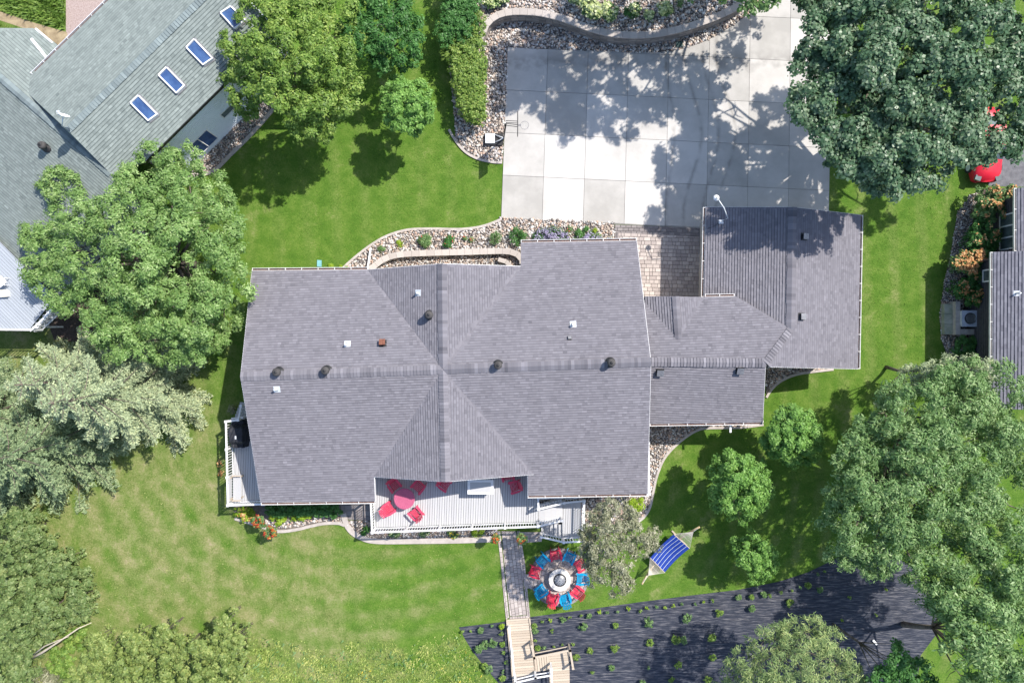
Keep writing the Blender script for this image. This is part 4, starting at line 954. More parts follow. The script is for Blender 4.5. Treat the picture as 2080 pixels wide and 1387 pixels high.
railing(deck, R(756, 1081), R(1093, 1069), (False, True)); railing(deck, R(1093, 1012), R(1094, 1034)); railing(deck, R(1094, 1012), R(1319, 1003), (False, True)); railing(deck, R(1319, 1003), R(1317, 900), (False, True))
railing(deck, R(459, 856), R(484, 853), (False, True)); railing(deck, R(484, 853), R(490, 824, 1.9), (False, True)); railing(deck, R(470, 850, 2.1), R(494, 848, 2.1), (False, False), bal=False)
# side steps at the north-west end of the deck
for k in range(5):
    p = q(492, 846 - k * 5.5, ZD); MB().box((p.x, p.y, ZD - .17 * (k + 1)), (.95, .27, .04)).obj('stair_tread', M_compo, deck)
# stairs to the garden: down east to a landing, then down west
ZL = .72
u0, u1 = q(1095, 1052, ZRL), q(1143, 1040, ZL + .95)
for k in range(4):
    f0 = k / 4; x0 = u0.x + (u1.x - u0.x) * f0; x1 = u0.x + (u1.x - u0.x) * (k + 1) / 4; z = ZD - (ZD - ZL) * (k + 1) / 5
    ya, yb = q(1100, 1022, z).y - .0, q(1100, 1064, z).y
    MB().prism([(x0, yb), (x1 + .03, yb + (.06 * k)), (x1 + .03, ya + .1 * k), (x0, ya + .1 * k)], z - .04, z, random.random()).obj('stair_tread', M_compo, deck)
    MB().box((x0 + .012, (ya + yb) / 2, z - .1), (.02, abs(ya - yb) * .98, .15)).obj('stair_riser', M_compo, deck)
la = [q2(1142, 1020, ZL), q2(1181, 1020, ZL), q2(1181, 1094, ZL), q2(1142, 1094, ZL)]
boards(deck, la, ZL, .142, M_compo, ang=math.radians(88), seed=5)
MB().prism(inset(ccw(la), .05), .0, ZL - .04).obj('landing_frame', M_siding, deck)
for k in range(5):
    x0 = q(1143 - k * 8.6, 1080, .5).x; x1 = q(1143 - (k + 1) * 8.6, 1080, .5).x; z = ZL - (k + 1) * ZL / 6 ; ya, yb = q(0, 1064, .5).y, q(0, 1091, .5).y
    MB().prism([(x1, yb), (x0, yb), (x0, ya), (x1, ya)], z - .04, z, random.random()).obj('stair_tread', M_compo, deck)
    MB().box((x1 - .0, (ya + yb) / 2, z - .07), (.02, abs(ya - yb), .1)).obj('stair_riser', M_compo, deck)
zl = ZL + .95
railing(deck, R(1094, 1034), R(1146, 1021, zl), (False, True)); railing(deck, R(1146, 1021, zl), R(1187, 1017, zl), (False, True)); railing(deck, R(1187, 1017, zl), R(1185, 1099, zl), (False, True))
railing(deck, R(1093, 1069), R(1142, 1057, zl), (False, True)); railing(deck, R(1185, 1099, zl), R(1145, 1101, zl), (False, True)); railing(deck, R(1145, 1101, zl), R(1099, 1090, 1.0), (False, True))

# ------------------------------------------------------------------ garden chairs
def make_chair(m, m2=None):
    m2 = m2 or m
    e = bpy.data.objects.new('garden_chair', None); C.objects.link(e)
    seat_m = MB().box((0, 0, 0), (.50, .058, .022)).mesh('seat_slat', m)
    for k in range(6):
        o = link('seat_slat', seat_m, e, False); o.location = (0, .26 - k * .088, .37 - k * .022); o.rotation_euler = (math.radians(14), 0, 0)
    for k in range(5):
        a = (k - 2) * .085; h = (.78, .86, .89, .86, .78)[k]
        mb = MB(); b0 = Vector(((k - 2) * .085, -.20, .22)); b1 = Vector(((k - 2) * .122, -.20 - h * .30, .22 + h * .88)); s = Vector((1, 0, 0)); n = Vector((0, .95, .32)) * .012
        w0, w1 = .030, .042; pts = [b0 - s * w0, b0 + s * w0, b1 + s * w1, b1 + s * w1 * .5 + (b1 - b0) * .05, b1 - s * w1 * .5 + (b1 - b0) * .05, b1 - s * w1]
        mb.add([p + n for p in pts] + [p - n for p in pts], [tuple(range(6))[::-1], tuple(range(6, 12))] + [(i, (i + 1) % 6, 6 + (i + 1) % 6, 6 + i) for i in range(6)]); mb.obj('back_slat', m, e, keep=False)
    MB().box((0, -.375, .62), (.52, .03, .07)).obj('back_rail', m2, e, keep=False)
    for sx in (-1, 1):
        mb = MB(); mb.prism([(sx * .27, .36), (sx * .40, .36), (sx * .42, .28), (sx * .40, -.15), (sx * .33, -.36), (sx * .27, -.36)], .515, .54); mb.obj('arm_rest', m2, e, keep=False)
        MB().bar((sx * .29, .30, 0), (sx * .29, .28, .52), .09, .03).obj('leg', m, e, keep=False)
        MB().bar((sx * .27, -.46, 0), (sx * .27, .30, .34), .03, .11).obj('leg', m, e, keep=False)
        MB().bar((sx * .33, -.34, .16), (sx * .33, -.36, .52), .03, .05).obj('arm_support', m, e, keep=False)
    return e
used = {}
def chair(kind, px, py, z, face_to, label, group, sc=.92):
    if kind not in used: used[kind] = make_chair({'red': M_red, 'blue': M_blue, 'deckred': M_pinkred}[kind]); o = used[kind]
    else: o = copy_tree(used[kind])
    p = q(px, py, z + .35); o.location = (p.x, p.y, z); f = q(face_to[0], face_to[1], z + .35)
    a = math.atan2(f.y - p.y, f.x - p.x) - math.pi / 2; o.rotation_euler = (0, 0, a); o.scale = (sc, sc, sc)
    return tag(o, label, 'chair', group)
ring = [('red', 1129, 1127, 'top red chair at the fire pit, directly north of the stone ring'), ('blue', 1103, 1138, 'blue chair at the fire pit, left of the topmost red chair'), ('red', 1088, 1161, 'red chair at the fire pit beside the garden path'),
        ('blue', 1100, 1199, 'blue chair at the lower left of the fire pit nearest the path'), ('red', 1123, 1215, 'red chair below the fire pit between two blue chairs'), ('blue', 1148, 1216, 'blue chair at the very bottom of the fire pit circle'),
        ('red', 1172, 1201, 'red chair at the lower right of the fire pit'), ('blue', 1181, 1175, 'blue chair at the right of the fire pit, partly under the olive tree'), ('red', 1178, 1148, 'red chair at the upper right of the fire pit beside the tree'), ('blue', 1156, 1132, 'blue chair at the fire pit, right of the topmost red chair')]
for k, x, y, l in ring: chair(k, x, y, .055, (1136, 1172), l, 'chairs round the fire pit', .90)
chair('deckred', 801, 985, ZD, (824, 1016), 'red deck chair under the gable eave, up left of the round table', 'red chairs on the deck')
chair('deckred', 850, 988, ZD, (822, 1020), 'red deck chair under the eave, up right of the round table', 'red chairs on the deck')
chair('deckred', 903, 983, ZD, (930, 1000), 'red deck chair half hidden under the eave near the middle of the deck', 'red chairs on the deck')
chair('deckred', 1046, 988, ZD, (1010, 998), 'red deck chair in the shade at the east end of the deck', 'red chairs on the deck')
chair('deckred', 1031, 965, ZD, (1040, 1010), 'red deck chair mostly hidden by the gable eave right of the white table', 'red chairs on the deck')
chair('deckred', 789, 1033, ZD, (822, 1010), 'red deck chair in the sun, lower left of the round table', 'red chairs on the deck')
chair('deckred', 845, 1042, ZD, (822, 1014), 'red deck chair in the sun, lower right of the round table', 'red chairs on the deck')
# round red slatted table
tp = q(821, 1013, ZD + .74); tb = empty('patio_table', (tp.x, tp.y, ZD), 'round dark pink slatted table on the sunny deck', 'table')
circ = [(math.cos(t) * .58, math.sin(t) * .58) for t in np.linspace(0, 2 * math.pi, 48, endpoint=False)]
M_tbl = mat('rose_table_plastic', (0.42, 0.09, 0.17), (0.50, 0.12, 0.21), scale=3, rough=.5)
for k in range(11):
    y = -.58 + k * .1055; r_ = clip_poly(circ, [(-1, y + .004), (1, y + .004), (1, y + .1015), (-1, y + .1015)])
    if len(r_) > 2:
        a = math.radians(-68); MB().prism([(p[0] * math.cos(a) - p[1] * math.sin(a) + tp.x, p[0] * math.sin(a) + p[1] * math.cos(a) + tp.y) for p in r_], ZD + .70, ZD + .73).obj('table_slat', M_tbl, tb)
MB().lathe([(.55, .64), (.60, .66), (.61, .70), (.585, .70)], (tp.x, tp.y, ZD), 40).obj('table_rim', M_tbl, tb)
for k in range(4):
    a = k * math.pi / 2 + .4; MB().bar((tp.x + .42 * math.cos(a), tp.y + .42 * math.sin(a), ZD), (tp.x + .34 * math.cos(a), tp.y + .34 * math.sin(a), ZD + .66), .07, .05).obj('leg', M_tbl, tb)
# white rectangular table
wt = q(976, 989, ZD + .9); wtb = empty('serving_table', (wt.x, wt.y, ZD), 'white rectangular table with panelled top half in shade on the deck', 'table')
MB().box((wt.x, wt.y, ZD + .88), (1.50, .82, .05)).obj('tabletop', M_white, wtb)
MB().box((wt.x, wt.y, ZD + .908), (1.2, .55, .012)).obj('top_panel', M_compo, wtb)
for sx in (-1, 1):
    for sy in (-1, 1): MB().box((wt.x + sx * .66, wt.y + sy * .34, ZD + .43), (.07, .07, .86)).obj('leg', M_white, wtb)
MB().box((wt.x, wt.y, ZD + .80), (1.36, .70, .1)).obj('table_apron', M_white, wtb)
# covered grill
gp = q(481, 882, ZD + .9); gr = empty('covered_grill', (gp.x, gp.y, ZD), 'barbecue grill under a crumpled black cover on the west deck', 'grill')
import bmesh
bm = bmesh.new(); bmesh.ops.create_cube(bm, size=1)
bmesh.ops.subdivide_edges(bm, edges=bm.edges[:], cuts=7, use_grid_fill=True)
rg = random.Random(5)
for v in bm.verts:
    x, y, z = v.co; k = 1 - .22 * max(0, z); s = .5 + .5 * abs(y * 2) ** 3
    if z > .2: z = z + (.12 if abs(y) < .30 else -.18)
    v.co = Vector((x * .80 * k * (1.08 if abs(y) < .3 else .9), y * 1.60 * (1 - .05 * max(0, z)), (z + .5) * 1.0)) + Vector((rg.uniform(-.03, .03), rg.uniform(-.03, .03), rg.uniform(-.035, .03)))
me = bpy.data.meshes.new('grill_cover'); bm.to_mesh(me); bm.free(); me.materials.append(M_black); o = link('grill_cover', me, gr); o.location = (gp.x, gp.y, ZD); o.matrix_parent_inverse = wm(gr).inverted()
MB().box((gp.x + .02, gp.y - .15, ZD + 1.14), (.07, .16, .012)).box((gp.x + .02, gp.y - .15, ZD + 1.13), (.09, .19, .012)).obj('badge', M_galv, gr)
for sx in (-1, 1):
    for sy in (-1, 1): MB().lathe([(.05, 0), (.06, .05), (.05, .1)], (gp.x + sx * .3, gp.y + sy * .6, ZD), 10).obj('wheel', M_blackmetal, gr)
# bench on the west deck
bp_ = q(481, 990, ZD + .45); bn = empty('bench', (bp_.x, bp_.y, ZD), 'pale wooden bench against the west deck railing', 'bench')
for k in range(4): MB().box((bp_.x - .16 + k * .115, bp_.y, ZD + .44), (.1, 1.5, .035)).obj('seat_board', M_compo, bn)
for k in range(3): MB().box((bp_.x - .27, bp_.y, ZD + .58 + k * .13), (.03, 1.5, .1)).obj('back_board', M_compo, bn)
for sy in (-.62, .62):
    MB().box((bp_.x + .2, bp_.y + sy, ZD + .21), (.06, .08, .42)).box((bp_.x - .24, bp_.y + sy, ZD + .42), (.06, .08, .84)).obj('leg', M_wood, bn)
    MB().box((bp_.x + .05, bp_.y + sy * 1.15, ZD + .66), (.52, .07, .03)).obj('arm_rest', M_wood, bn)

# ------------------------------------------------------------------ fire pit
fp = empty('fire_pit', (FP[0], FP[1], .05), 'round stone fire pit with a mesh lid inside the ring of chairs', 'fire pit')
for row in range(3):
    for k in range(18):
        a0 = 2 * math.pi * (k + .5 * (row % 2)) / 18; a1 = a0 + 2 * math.pi / 18 * .965
        mid = (a0 + a1) / 2; pts = [(FP[0] + .60 * math.cos(t), FP[1] + .60 * math.sin(t)) for t in (a0, mid, a1)] + [(FP[0] + .38 * math.cos(t), FP[1] + .38 * math.sin(t)) for t in (a1, mid, a0)]
        MB().prism(pts, .05 + row * .13, .05 + row * .13 + .125, random.random()).obj('block', M_wallcap, fp)
for k in range(14):
    a0 = 2 * math.pi * k / 14; a1 = a0 + 2 * math.pi / 14 * .985; mid = (a0 + a1) / 2
    pts = [(FP[0] + .67 * math.cos(t), FP[1] + .67 * math.sin(t)) for t in (a0, mid, a1)] + [(FP[0] + .39 * math.cos(t), FP[1] + .39 * math.sin(t)) for t in (a1, mid, a0)]
    MB().prism(pts, .44, .50 + random.uniform(-.003, .003), random.random()).obj('cap_stone', mat('pit_cap', (.52, .49, .45), (.66, .63, .60), scale=4, rough=.85) if 'pit_cap' not in MATS else MATS['pit_cap'], fp)
MB().lathe([(.385, .3), (.385, .53), (.36, .53), (.36, .3)], (FP[0], FP[1], 0), 36).obj('steel_ring', M_blackmetal, fp)
md = MB().lathe([(.355, .50), (.30, .56), (.18, .60), (.05, .615), (.01, .616)], (FP[0], FP[1], 0), 32).obj('spark_screen', M_greymetal, fp, True)
for k in range(12):
    a = 2 * math.pi * k / 12; MB().tube([(FP[0] + r_ * math.cos(a), FP[1] + r_ * math.sin(a), z + .008) for r_, z in ((.35, .50), (.30, .56), (.18, .60), (.02, .617))], .007, 4).obj('screen_rib', M_galv, md)
MB().lathe([(.03, .615), (.035, .65), (.02, .66)], (FP[0], FP[1], 0), 12).obj('screen_knob', M_blackmetal, md)

# ------------------------------------------------------------------ hammock
hz = .62; c4 = [q(1368.5, 1084.5, hz), q(1401, 1113.5, hz), q(1350.5, 1162.5, hz), q(1320.8, 1132.3, hz)]
hm = empty('hammock', q(1360, 1125), 'blue hammock with white stripes on a curved wooden stand', 'hammock')
M_hb = mat('hammock_blue', (.008, .030, .22), (.012, .045, .30), scale=4, rough=.8); M_hw = mat('hammock_white', (.42, .5, .62), (.55, .62, .72), rough=.8); M_rope = mat('rope', (.50, .46, .40), (.66, .62, .55), rough=.9)
nst, nl = 6, 10; edge0 = (c4[0], c4[1]); edge1 = (c4[3], c4[2])
def hp(u, v):
    a = edge0[0].lerp(edge0[1], u); b = edge1[0].lerp(edge1[1], u); p = a.lerp(b, v); return p - Vector((0, 0, .30 * math.sin(math.pi * v) * (.55 + .45 * math.sin(math.pi * u)) - 0.02))
def strip(u0, u1, m, nm, dz=0):
    mb = MB(); vs = []
    for i in range(nl + 1):
        for u in (u0, u1): vs.append(hp(u, i / nl) + Vector((0, 0, dz)))
    vs += [v - Vector((0, 0, .02)) for v in vs]; n2 = 2 * (nl + 1)
    fs = [(2 * i, 2 * i + 1, 2 * i + 3, 2 * i + 2) for i in range(nl)] + [(n2 + 2 * i, n2 + 2 * i + 2, n2 + 2 * i + 3, n2 + 2 * i + 1) for i in range(nl)] + [(2 * i, 2 * i + 2, n2 + 2 * i + 2, n2 + 2 * i) for i in range(nl)] + [(2 * i + 1, n2 + 2 * i + 1, n2 + 2 * i + 3, 2 * i + 3) for i in range(nl)]
    mb.add(vs, fs); mb.obj(nm, m, hm, True)
for k in range(nst):
    strip(k / nst, (k + 1) / nst - .018, M_hb, 'fabric_panel'); 
    if k < nst - 1: strip((k + 1) / nst - .018, (k + 1) / nst, M_hw, 'white_stripe', .006)
E0, E1 = q(1408, 1080, .95), q(1317, 1168, .95)
for (a, b), E_ in ((edge0, E0), (edge1, E1)):
    MB().tube([a, b], .025, 8).obj('spreader_bar', M_wood, hm); 
    rp = MB()
    for k in range(17): rp.tube([a.lerp(b, k / 16), E_], .009, 4)
    nt = rp.obj('rope_net', M_rope, hm)
    # crossing cords of the net
    for s in (.35, .7): MB().tube([a.lerp(E_, s), b.lerp(E_, s)], .007, 4).obj('cross_cord', M_rope, nt)
F0, F1 = q(1421, 1070, 1.15), q(1304, 1186, 1.15)
mid = (F0 + F1) / 2
arc = [F0.lerp(F1, t) for t in np.linspace(0, 1, 13)]; arc = [Vector((p.x, p.y, 1.15 - 1.05 * math.sin(math.pi * t) ** .8)) for p, t in zip(arc, np.linspace(0, 1, 13))]
MB().tube(arc, .055, 8).obj('stand_beam', mat('stand_wood', (.42, .31, .17), (.60, .48, .30), scale=4, rough=.7), hm, True)
for t, nm in ((.28, 0), (.72, 0)):
    p = F0.lerp(F1, t); d = (F1 - F0).normalized(); s = Vector((-d.y, d.x, 0)); MB().bar(Vector((p.x, p.y, .06)) - s * .62, Vector((p.x, p.y, .06)) + s * .62, .09, .08).obj('stand_foot', M_wood, hm)
for a, b in ((E0, F0), (E1, F1)): MB().tube([a, b], .012, 5).obj('hanging_chain', M_galv, hm)

# ------------------------------------------------------------------ wooden steps at the bottom
bw = empty('garden_steps', q(1060, 1300), 'weathered wooden ramp and landing stepping down across the black fabric', 'wooden steps')
boards(bw, pxs([(1031, 1258), (1074, 1255), (1080, 1326), (1038, 1328)], .1), .10, .155, M_wood, ang=math.radians(4), gap=.008, seed=9)
boards(bw, pxs([(1038, 1328), (1082, 1326), (1086, 1372), (1045, 1384)], .12), .12, .155, M_wood, ang=math.radians(4), gap=.008, seed=10)
boards(bw, pxs([(1084, 1332), (1114, 1328), (1117, 1360), (1086, 1364)], .10), .09, .15, M_wood, ang=math.radians(96), gap=.01, seed=11)
boards(bw, pxs([(1114, 1326), (1156, 1322), (1159, 1480), (1121, 1480)], .08), .08, .155, M_wood, ang=math.radians(4), gap=.008, seed=12)
for pl in ([(1028, 1258), (1031, 1258), (1045, 1384), (1041, 1384)], [(1074, 1255), (1077, 1255), (1086, 1328), (1083, 1328)]): MB().prism(pxs(pl, .1), 0, .16).obj('edge_board', M_wood, bw)
def plain_rail(a, b, h=.8): return railing(bw, a, b, h=h, bal=False, m=M_white, w=.09, lo=.4)
plain_rail(q(1034, 1275, .5), q(1047, 1386, 1.0)); plain_rail(q(1047, 1386, 1.0), q(1088, 1376, 1.0)); plain_rail(q(1088, 1376, 1.0), q(1119, 1371, .9)); plain_rail(q(1120, 1358, .9), q(1123, 1440, .9))
for a, b in (((1080, 1311), (1085, 1335)), ((1085, 1335), (1158, 1320)), ((1158, 1320), (1164, 1356))): railing(bw, q(*a, .85), q(*b, .85), h=.85, bal=False, m=M_wood, w=.12, lo=.3)

# ------------------------------------------------------------------ basketball hoop
bb = empty('basketball_hoop', q(1004, 283), 'portable basketball hoop with a white base tank at the edge of the drive', 'basketball hoop')
b0 = q(1003, 284, .1)
MB().prism([(b0.x - .54, b0.y - .36), (b0.x + .50, b0.y - .36), (b0.x + .58, b0.y - .22), (b0.x + .58, b0.y + .22), (b0.x + .50, b0.y + .36), (b0.x - .54, b0.y + .36)], .04, .20).obj('base_frame', M_blackmetal, bb)
MB().prism([(b0.x - .50, b0.y - .27), (b0.x + .06, b0.y - .27), (b0.x + .06, b0.y + .31), (b0.x - .50, b0.y + .31)], .20, .34).prism([(b0.x - .40, b0.y - .20), (b0.x + .0, b0.y - .20), (b0.x + .0, b0.y + .24), (b0.x - .40, b0.y + .24)], .34, .38).obj('base_tank', mat('white_tank', (.66, .68, .70), (.78, .80, .82), rough=.5), bb)
ft = Vector((b0.x + .60, b0.y + .0, .2)); top = q(1027.5, 252, 2.9)
MB().tube([ft, Vector((top.x, top.y, 2.9))], .045, 8).obj('pole', M_blackmetal, bb, True)
for sy in (-.2, .26): MB().tube([(b0.x + .06, b0.y + sy, .26), (b0.x + .35, b0.y + sy * .5, .32), ft + Vector((0, 0, .25))], .03, 6).obj('strut', M_galv, bb, True)
bd = q(1051.5, 252.5, 3.2)
MB().box((bd.x, bd.y, 3.25), (.045, 1.22, .80)).obj('backboard', M_blackmetal, bb)
for dy, z in ((-.10, 3.05), (.10, 3.05), (-.10, 3.40), (.10, 3.40)): MB().bar((top.x, top.y + dy * .8, z - .18), (bd.x - .03, bd.y + dy, z), .028, .028).obj('support_arm', M_blackmetal, bb)
rc = Vector((bd.x + .40, bd.y, 3.0)); rim = MB().tube([rc + Vector((math.cos(t) * .23, math.sin(t) * .23, 0)) for t in np.linspace(0, 2 * math.pi, 25)], .010, 5).obj('rim', M_greymetal, bb, True)
nt = MB()
for k in range(12):
    a = 2 * math.pi * k / 12; 
    for dd in (-.5, .5): nt.tube([rc + Vector((math.cos(a) * .23, math.sin(a) * .23, 0)), rc + Vector((math.cos(a + dd) * .13, math.sin(a + dd) * .13, -.4))], .004, 3)
nt.obj('net', M_white, rim)
MB().bar((bd.x, bd.y, 3.0), (rc.x - .2, rc.y, 3.0), .12, .03).obj('rim_bracket', M_greymetal, bb)

# ------------------------------------------------------------------ small things in the garden
cv = empty('utility_cover', q(1378, 91), 'small dark green utility box in the gravel above the drive', 'utility box'); p = q(1380, 91, .1)
MB().prism([(p.x - .2, p.y - .16), (p.x + .2, p.y - .12), (p.x + .2, p.y + .2), (p.x - .2, p.y + .16)], 0, .14).obj('cover_body', mat('dark_green_plastic', (.02, .06, .06), (.03, .08, .08), rough=.5), cv)
cv = empty('valve_box', q(649, 535), 'pale turquoise valve box lid on the lawn by the roof gutter', 'valve box'); p = q(649, 535, 0)
MB().prism([(p.x - .14, p.y - .2), (p.x + .13, p.y - .22), (p.x + .14, p.y + .18), (p.x - .13, p.y + .2)], 0, .06).obj('lid', mat('turquoise_lid', (.15, .36, .38), (.2, .45, .47), rough=.5), cv)

def shepherd(px, py, label, hang, hooks=1, h=1.9):
    p = q(px, py); e = empty('shepherd_hook', p, label, 'plant pole')
    MB().tube([p, p + Vector((0, 0, h))], .014, 6).obj('pole', M_blackmetal, e)
    for (hx, hy) in hang: 
        t = q(hx, hy, h - .2); MB().tube([p + Vector((0, 0, h - .3)), p.lerp(t, .4) + Vector((0, 0, h * .62)), Vector((t.x, t.y, h + .02))], .010, 5).obj('hook_arm', M_blackmetal, e, True)
    return e
def basket(px, py, z, r, label, m=L_flower_r, group=None):
    p = q(px, py, z); e = empty('flower_basket', (p.x, p.y, z - .3), label, 'hanging basket', group)
    MB().lathe([(r * .45, -.32), (r * .8, -.05), (r * .75, -.05)], p, 14).obj('pot', M_mulch, e, True)
    v, t = crown_leaves([(p.x, p.y, p.z, r)], .10, .9, .7, .16, .7); link('foliage', np_mesh('foliage', v, 4, t, L_mid), e)
    v, t = crown_leaves([(p.x, p.y, p.z + .05, r * 1.04)], .07, .42, .9, .10, .72, tonevar=.5, gap=.3); link('bloom', np_mesh('bloom', v, 4, t, m), e)['kind'] = 'stuff'
    return e
shepherd(540, 1055, 'double iron plant pole standing in the hostas bed', [(528, 1059), (551, 1080)], h=1.8)
basket(527, 1059, 1.5, .42, 'upper left hanging basket of red and orange flowers by the west deck corner')
basket(551, 1080, 1.5, .42, 'lower right hanging basket of red and orange flowers by the west deck corner')
shepherd(1008, 1088, 'iron plant pole on the left side of the garden path', [(1007, 1095)], h=1.8)
basket(1007, 1094, 1.5, .30, 'hanging basket of red flowers on the left of the garden path')
shepherd(1058, 1088, 'iron plant pole on the right side of the garden path', [(1060, 1094)], h=1.8)
basket(1060, 1094, 1.5, .29, 'hanging basket of orange flowers on the right of the garden path')

# ------------------------------------------------------------------ left neighbour
nh = empty('neighbour_house', q(250, 350), 'neighbouring house with green-grey shingle roof and four skylights', 'house')
ZN = 5.9; NA, NB = q(138, 265, ZN), q(455, -45, ZN); dn = (NB - NA).normalized(); dse = (dn.y, -dn.x)
pNS = Plane(NA, NB, .36, dse); pNN = Plane(NA, NB, .30, (-dse[0], -dse[1]))
Z2 = 4.95; N2A, N2B = q(-90, 78, Z2), q(228, 356, Z2); d2 = (N2B - N2A).normalized(); dsw = (d2.y, -d2.x)
pW = Plane(N2A, N2B, .36, dsw if dsw[0] < 0 else (-dsw[0], -dsw[1])); pE = Plane(N2A, N2B, .34, (-dsw[0], -dsw[1]) if dsw[0] < 0 else dsw)
kw = dict(m=M_shingle_g, expose=.16, wid=.28, butt=.017)
roof_face(nh, pNS, V2(NA, pNS.hit(228, 356), pNS.hit(296, 328), pNS.hit(565, 63), NB), seed=21, lift=.02, **kw)
roof_face(nh, pNN, V2(NA, pNN.hit(42, 176), pNN.hit(222, 0), pNN.hit(290, -66), NB), seed=22, lift=.02, **kw)
roof_face(nh, pW, V2(N2A, N2B, pW.hit(305, 425), pW.hit(110, 612), pW.hit(-90, 402)), seed=23, **kw)
roof_face(nh, pE, V2(N2A, pE.hit(-90, 57), pE.hit(68, 58), pE.hit(110, 86), pE.hit(240, 200), pE.hit(300, 320), N2B), seed=24, **kw)
caps(nh, NA, NB, m=mat('green_ridge_cap', (.10, .125, .13), (.26, .31, .31), tone=.8, scale=1, rough=.95), drop=.3, w=.2); caps(nh, N2A, N2B, m=MATS['green_ridge_cap'], drop=.3, w=.2, seed=9)
gutter(nh, pNN.hit(42, 176), pNN.hit(285, -62), (-dse[0], -dse[1]), w=.16, m=M_trim)
gutter(nh, pW.hit(-90, 402), pW.hit(70, 565), (-.7, -.7), w=.13, m=M_trim)
MB().bar(pE.hit(65, 80), pE.hit(97, 120), .14, .16).obj('gutter', M_trim, nh); MB().bar(pE.hit(73, 59), pE.hit(108, 88), .10, .12).obj('gutter', M_trim, nh)
MB().bar(pNS.hit(292, 332) - Vector((0, 0, .1)), pNS.hit(565, 63) - Vector((0, 0, .1)), .05, .2).obj('rake_board', M_blackmetal, nh)
hA, hB = pNN.hit(42, 176), pNS.hit(228, 356); pH = Plane.three(hA, hB, NA)
roof_face(nh, pH, V2(hA, hB, NA), seed=26, **kw)
# skylights
for k, c in enumerate((((470, 15), (499, 42), (478, 60), (449, 28)), ((396, 81), (433, 120), (414, 133), (380, 98)), ((340, 138), (376, 175), (360, 190), (324, 154)), ((283, 195), (321, 233), (303, 246), (267, 210)))):
    pts = [pNS.hit(*p) for p in c]; n = Vector((-pNS.a, -pNS.b, 1)).normalized(); cen = sum(pts, Vector()) / 4
    fr = MB()
    for i in range(4): a, b = pts[i] + n * .10, pts[(i + 1) % 4] + n * .10; fr.bar(a, b, .07, .16)
    f = fr.obj('skylight', M_trim, nh)
    fl_ = MB()
    for i in range(4): a, b = pts[i] + (pts[i] - cen) * .10 + n * .035, pts[(i + 1) % 4] + (pts[(i + 1) % 4] - cen) * .10 + n * .035; fl_.bar(a, b, .14, .02)
    fl_.obj('flashing', M_greymetal, f)
    gm = MB(); g4 = [cen + (p - cen) * .93 + n * .12 for p in pts]; gm.add(g4 + [p - n * .03 for p in g4], [(0, 1, 2, 3), (7, 6, 5, 4), (0, 4, 5, 1), (1, 5, 6, 2), (2, 6, 7, 3), (3, 7, 4, 0)]); gm.obj('pane', M_glass, f)
roof_turbine(103, 300, pW, nh, r=.19, h=.5)
sd = q(128, 238, 7.0); dbase = NA + Vector((.1, .0, .05))
ds = MB().tube([dbase, dbase + Vector((-.05, .05, .5)), sd], .03, 6).obj('satellite_dish', M_galv, nh, True)
dm = MB(); rr_ = [(.02, .0), (.13, .02), (.22, .06), (.29, .11)]; Rm = Vector((.35, .85, .30)).to_track_quat('Z', 'Y').to_matrix()
vs = []; fs = []
for r_, z in rr_:
    for k in range(20): vs.append(sd + Rm @ Vector((r_ * math.cos(k * math.pi / 10), r_ * 1.05 * math.sin(k * math.pi / 10), z)))
for i in range(3):
    for k in range(20): fs.append((i * 20 + k, i * 20 + (k + 1) % 20, (i + 1) * 20 + (k + 1) % 20, (i + 1) * 20 + k))
fs.append(tuple(range(20))[::-1]); dm.add(vs, fs); dm.obj('dish_reflector', M_white, ds, True)
MB().bar(sd, sd + Vector((.05, .02, .5)), .03, .03).box(sd + Vector((.1, .1, .52)), (.14, .1, .08)).obj('dish_arm', M_galv, ds)
# its white south-east wall with windows
e0, e1 = pNS.hit(296, 328), pNS.hit(565, 63); off = Vector((dse[0], dse[1], 0)) * -.35
w0, w1 = e0 + off, e1 + off; wt_ = e0.z - .18; wd = (w1 - w0); wl = Vector((wd.x, wd.y, 0)).length; wd = Vector((wd.x, wd.y, 0)).normalized(); wn = Vector((dse[0], dse[1], 0)).normalized()
nb = int(wt_ / .16)
for k in range(nb):
    z = k * wt_ / nb; a, b = w0.copy(), w1.copy(); a.z = b.z = z + wt_ / nb / 2
    MB().bar(a + wn * .0, b, .05, wt_ / nb - .006).bar(a + wn * .03 + Vector((0, 0, -.06)), b + wn * .03 + Vector((0, 0, -.06)), .02, .02).obj('siding_board', M_siding_n, nh)
def wall_window(px, py, z, w, h, gm=M_glass_g):
    p = q(px, py, z); t = (p - w0).dot(wd); c = Vector((w0.x, w0.y, 0)) + wd * t + wn * .04; fr = MB(); a = c - wd * w / 2; b = c + wd * w / 2
    for zz_ in (z - h / 2, z + h / 2): fr.bar(Vector((a.x, a.y, zz_)), Vector((b.x, b.y, zz_)), .07, .06)
    for e_ in (a, c, b) if w > 1 else (a, b): fr.bar(Vector((e_.x, e_.y, z - h / 2)), Vector((e_.x, e_.y, z + h / 2)), .06, .05)
    f = fr.obj('window', M_trim, nh); MB().bar(Vector((a.x, a.y, z)), Vector((b.x, b.y, z)), .02, h - .05).obj('pane', gm, f)
wall_window(412, 290, 1.3, 1.5, 1.6, M_glass); wall_window(466, 227, 1.9, 1.0, .6)
walls(nh, [(w0.x - wn.x * .1, w0.y - wn.y * .1), (w1.x - wn.x * .1, w1.y - wn.y * .1), (w1.x - wn.x * 7, w1.y - wn.y * 7), (w0.x - wn.x * 7, w0.y - wn.y * 7)][::-1], 0, [wt_ - .1] * 4, M_siding_n)
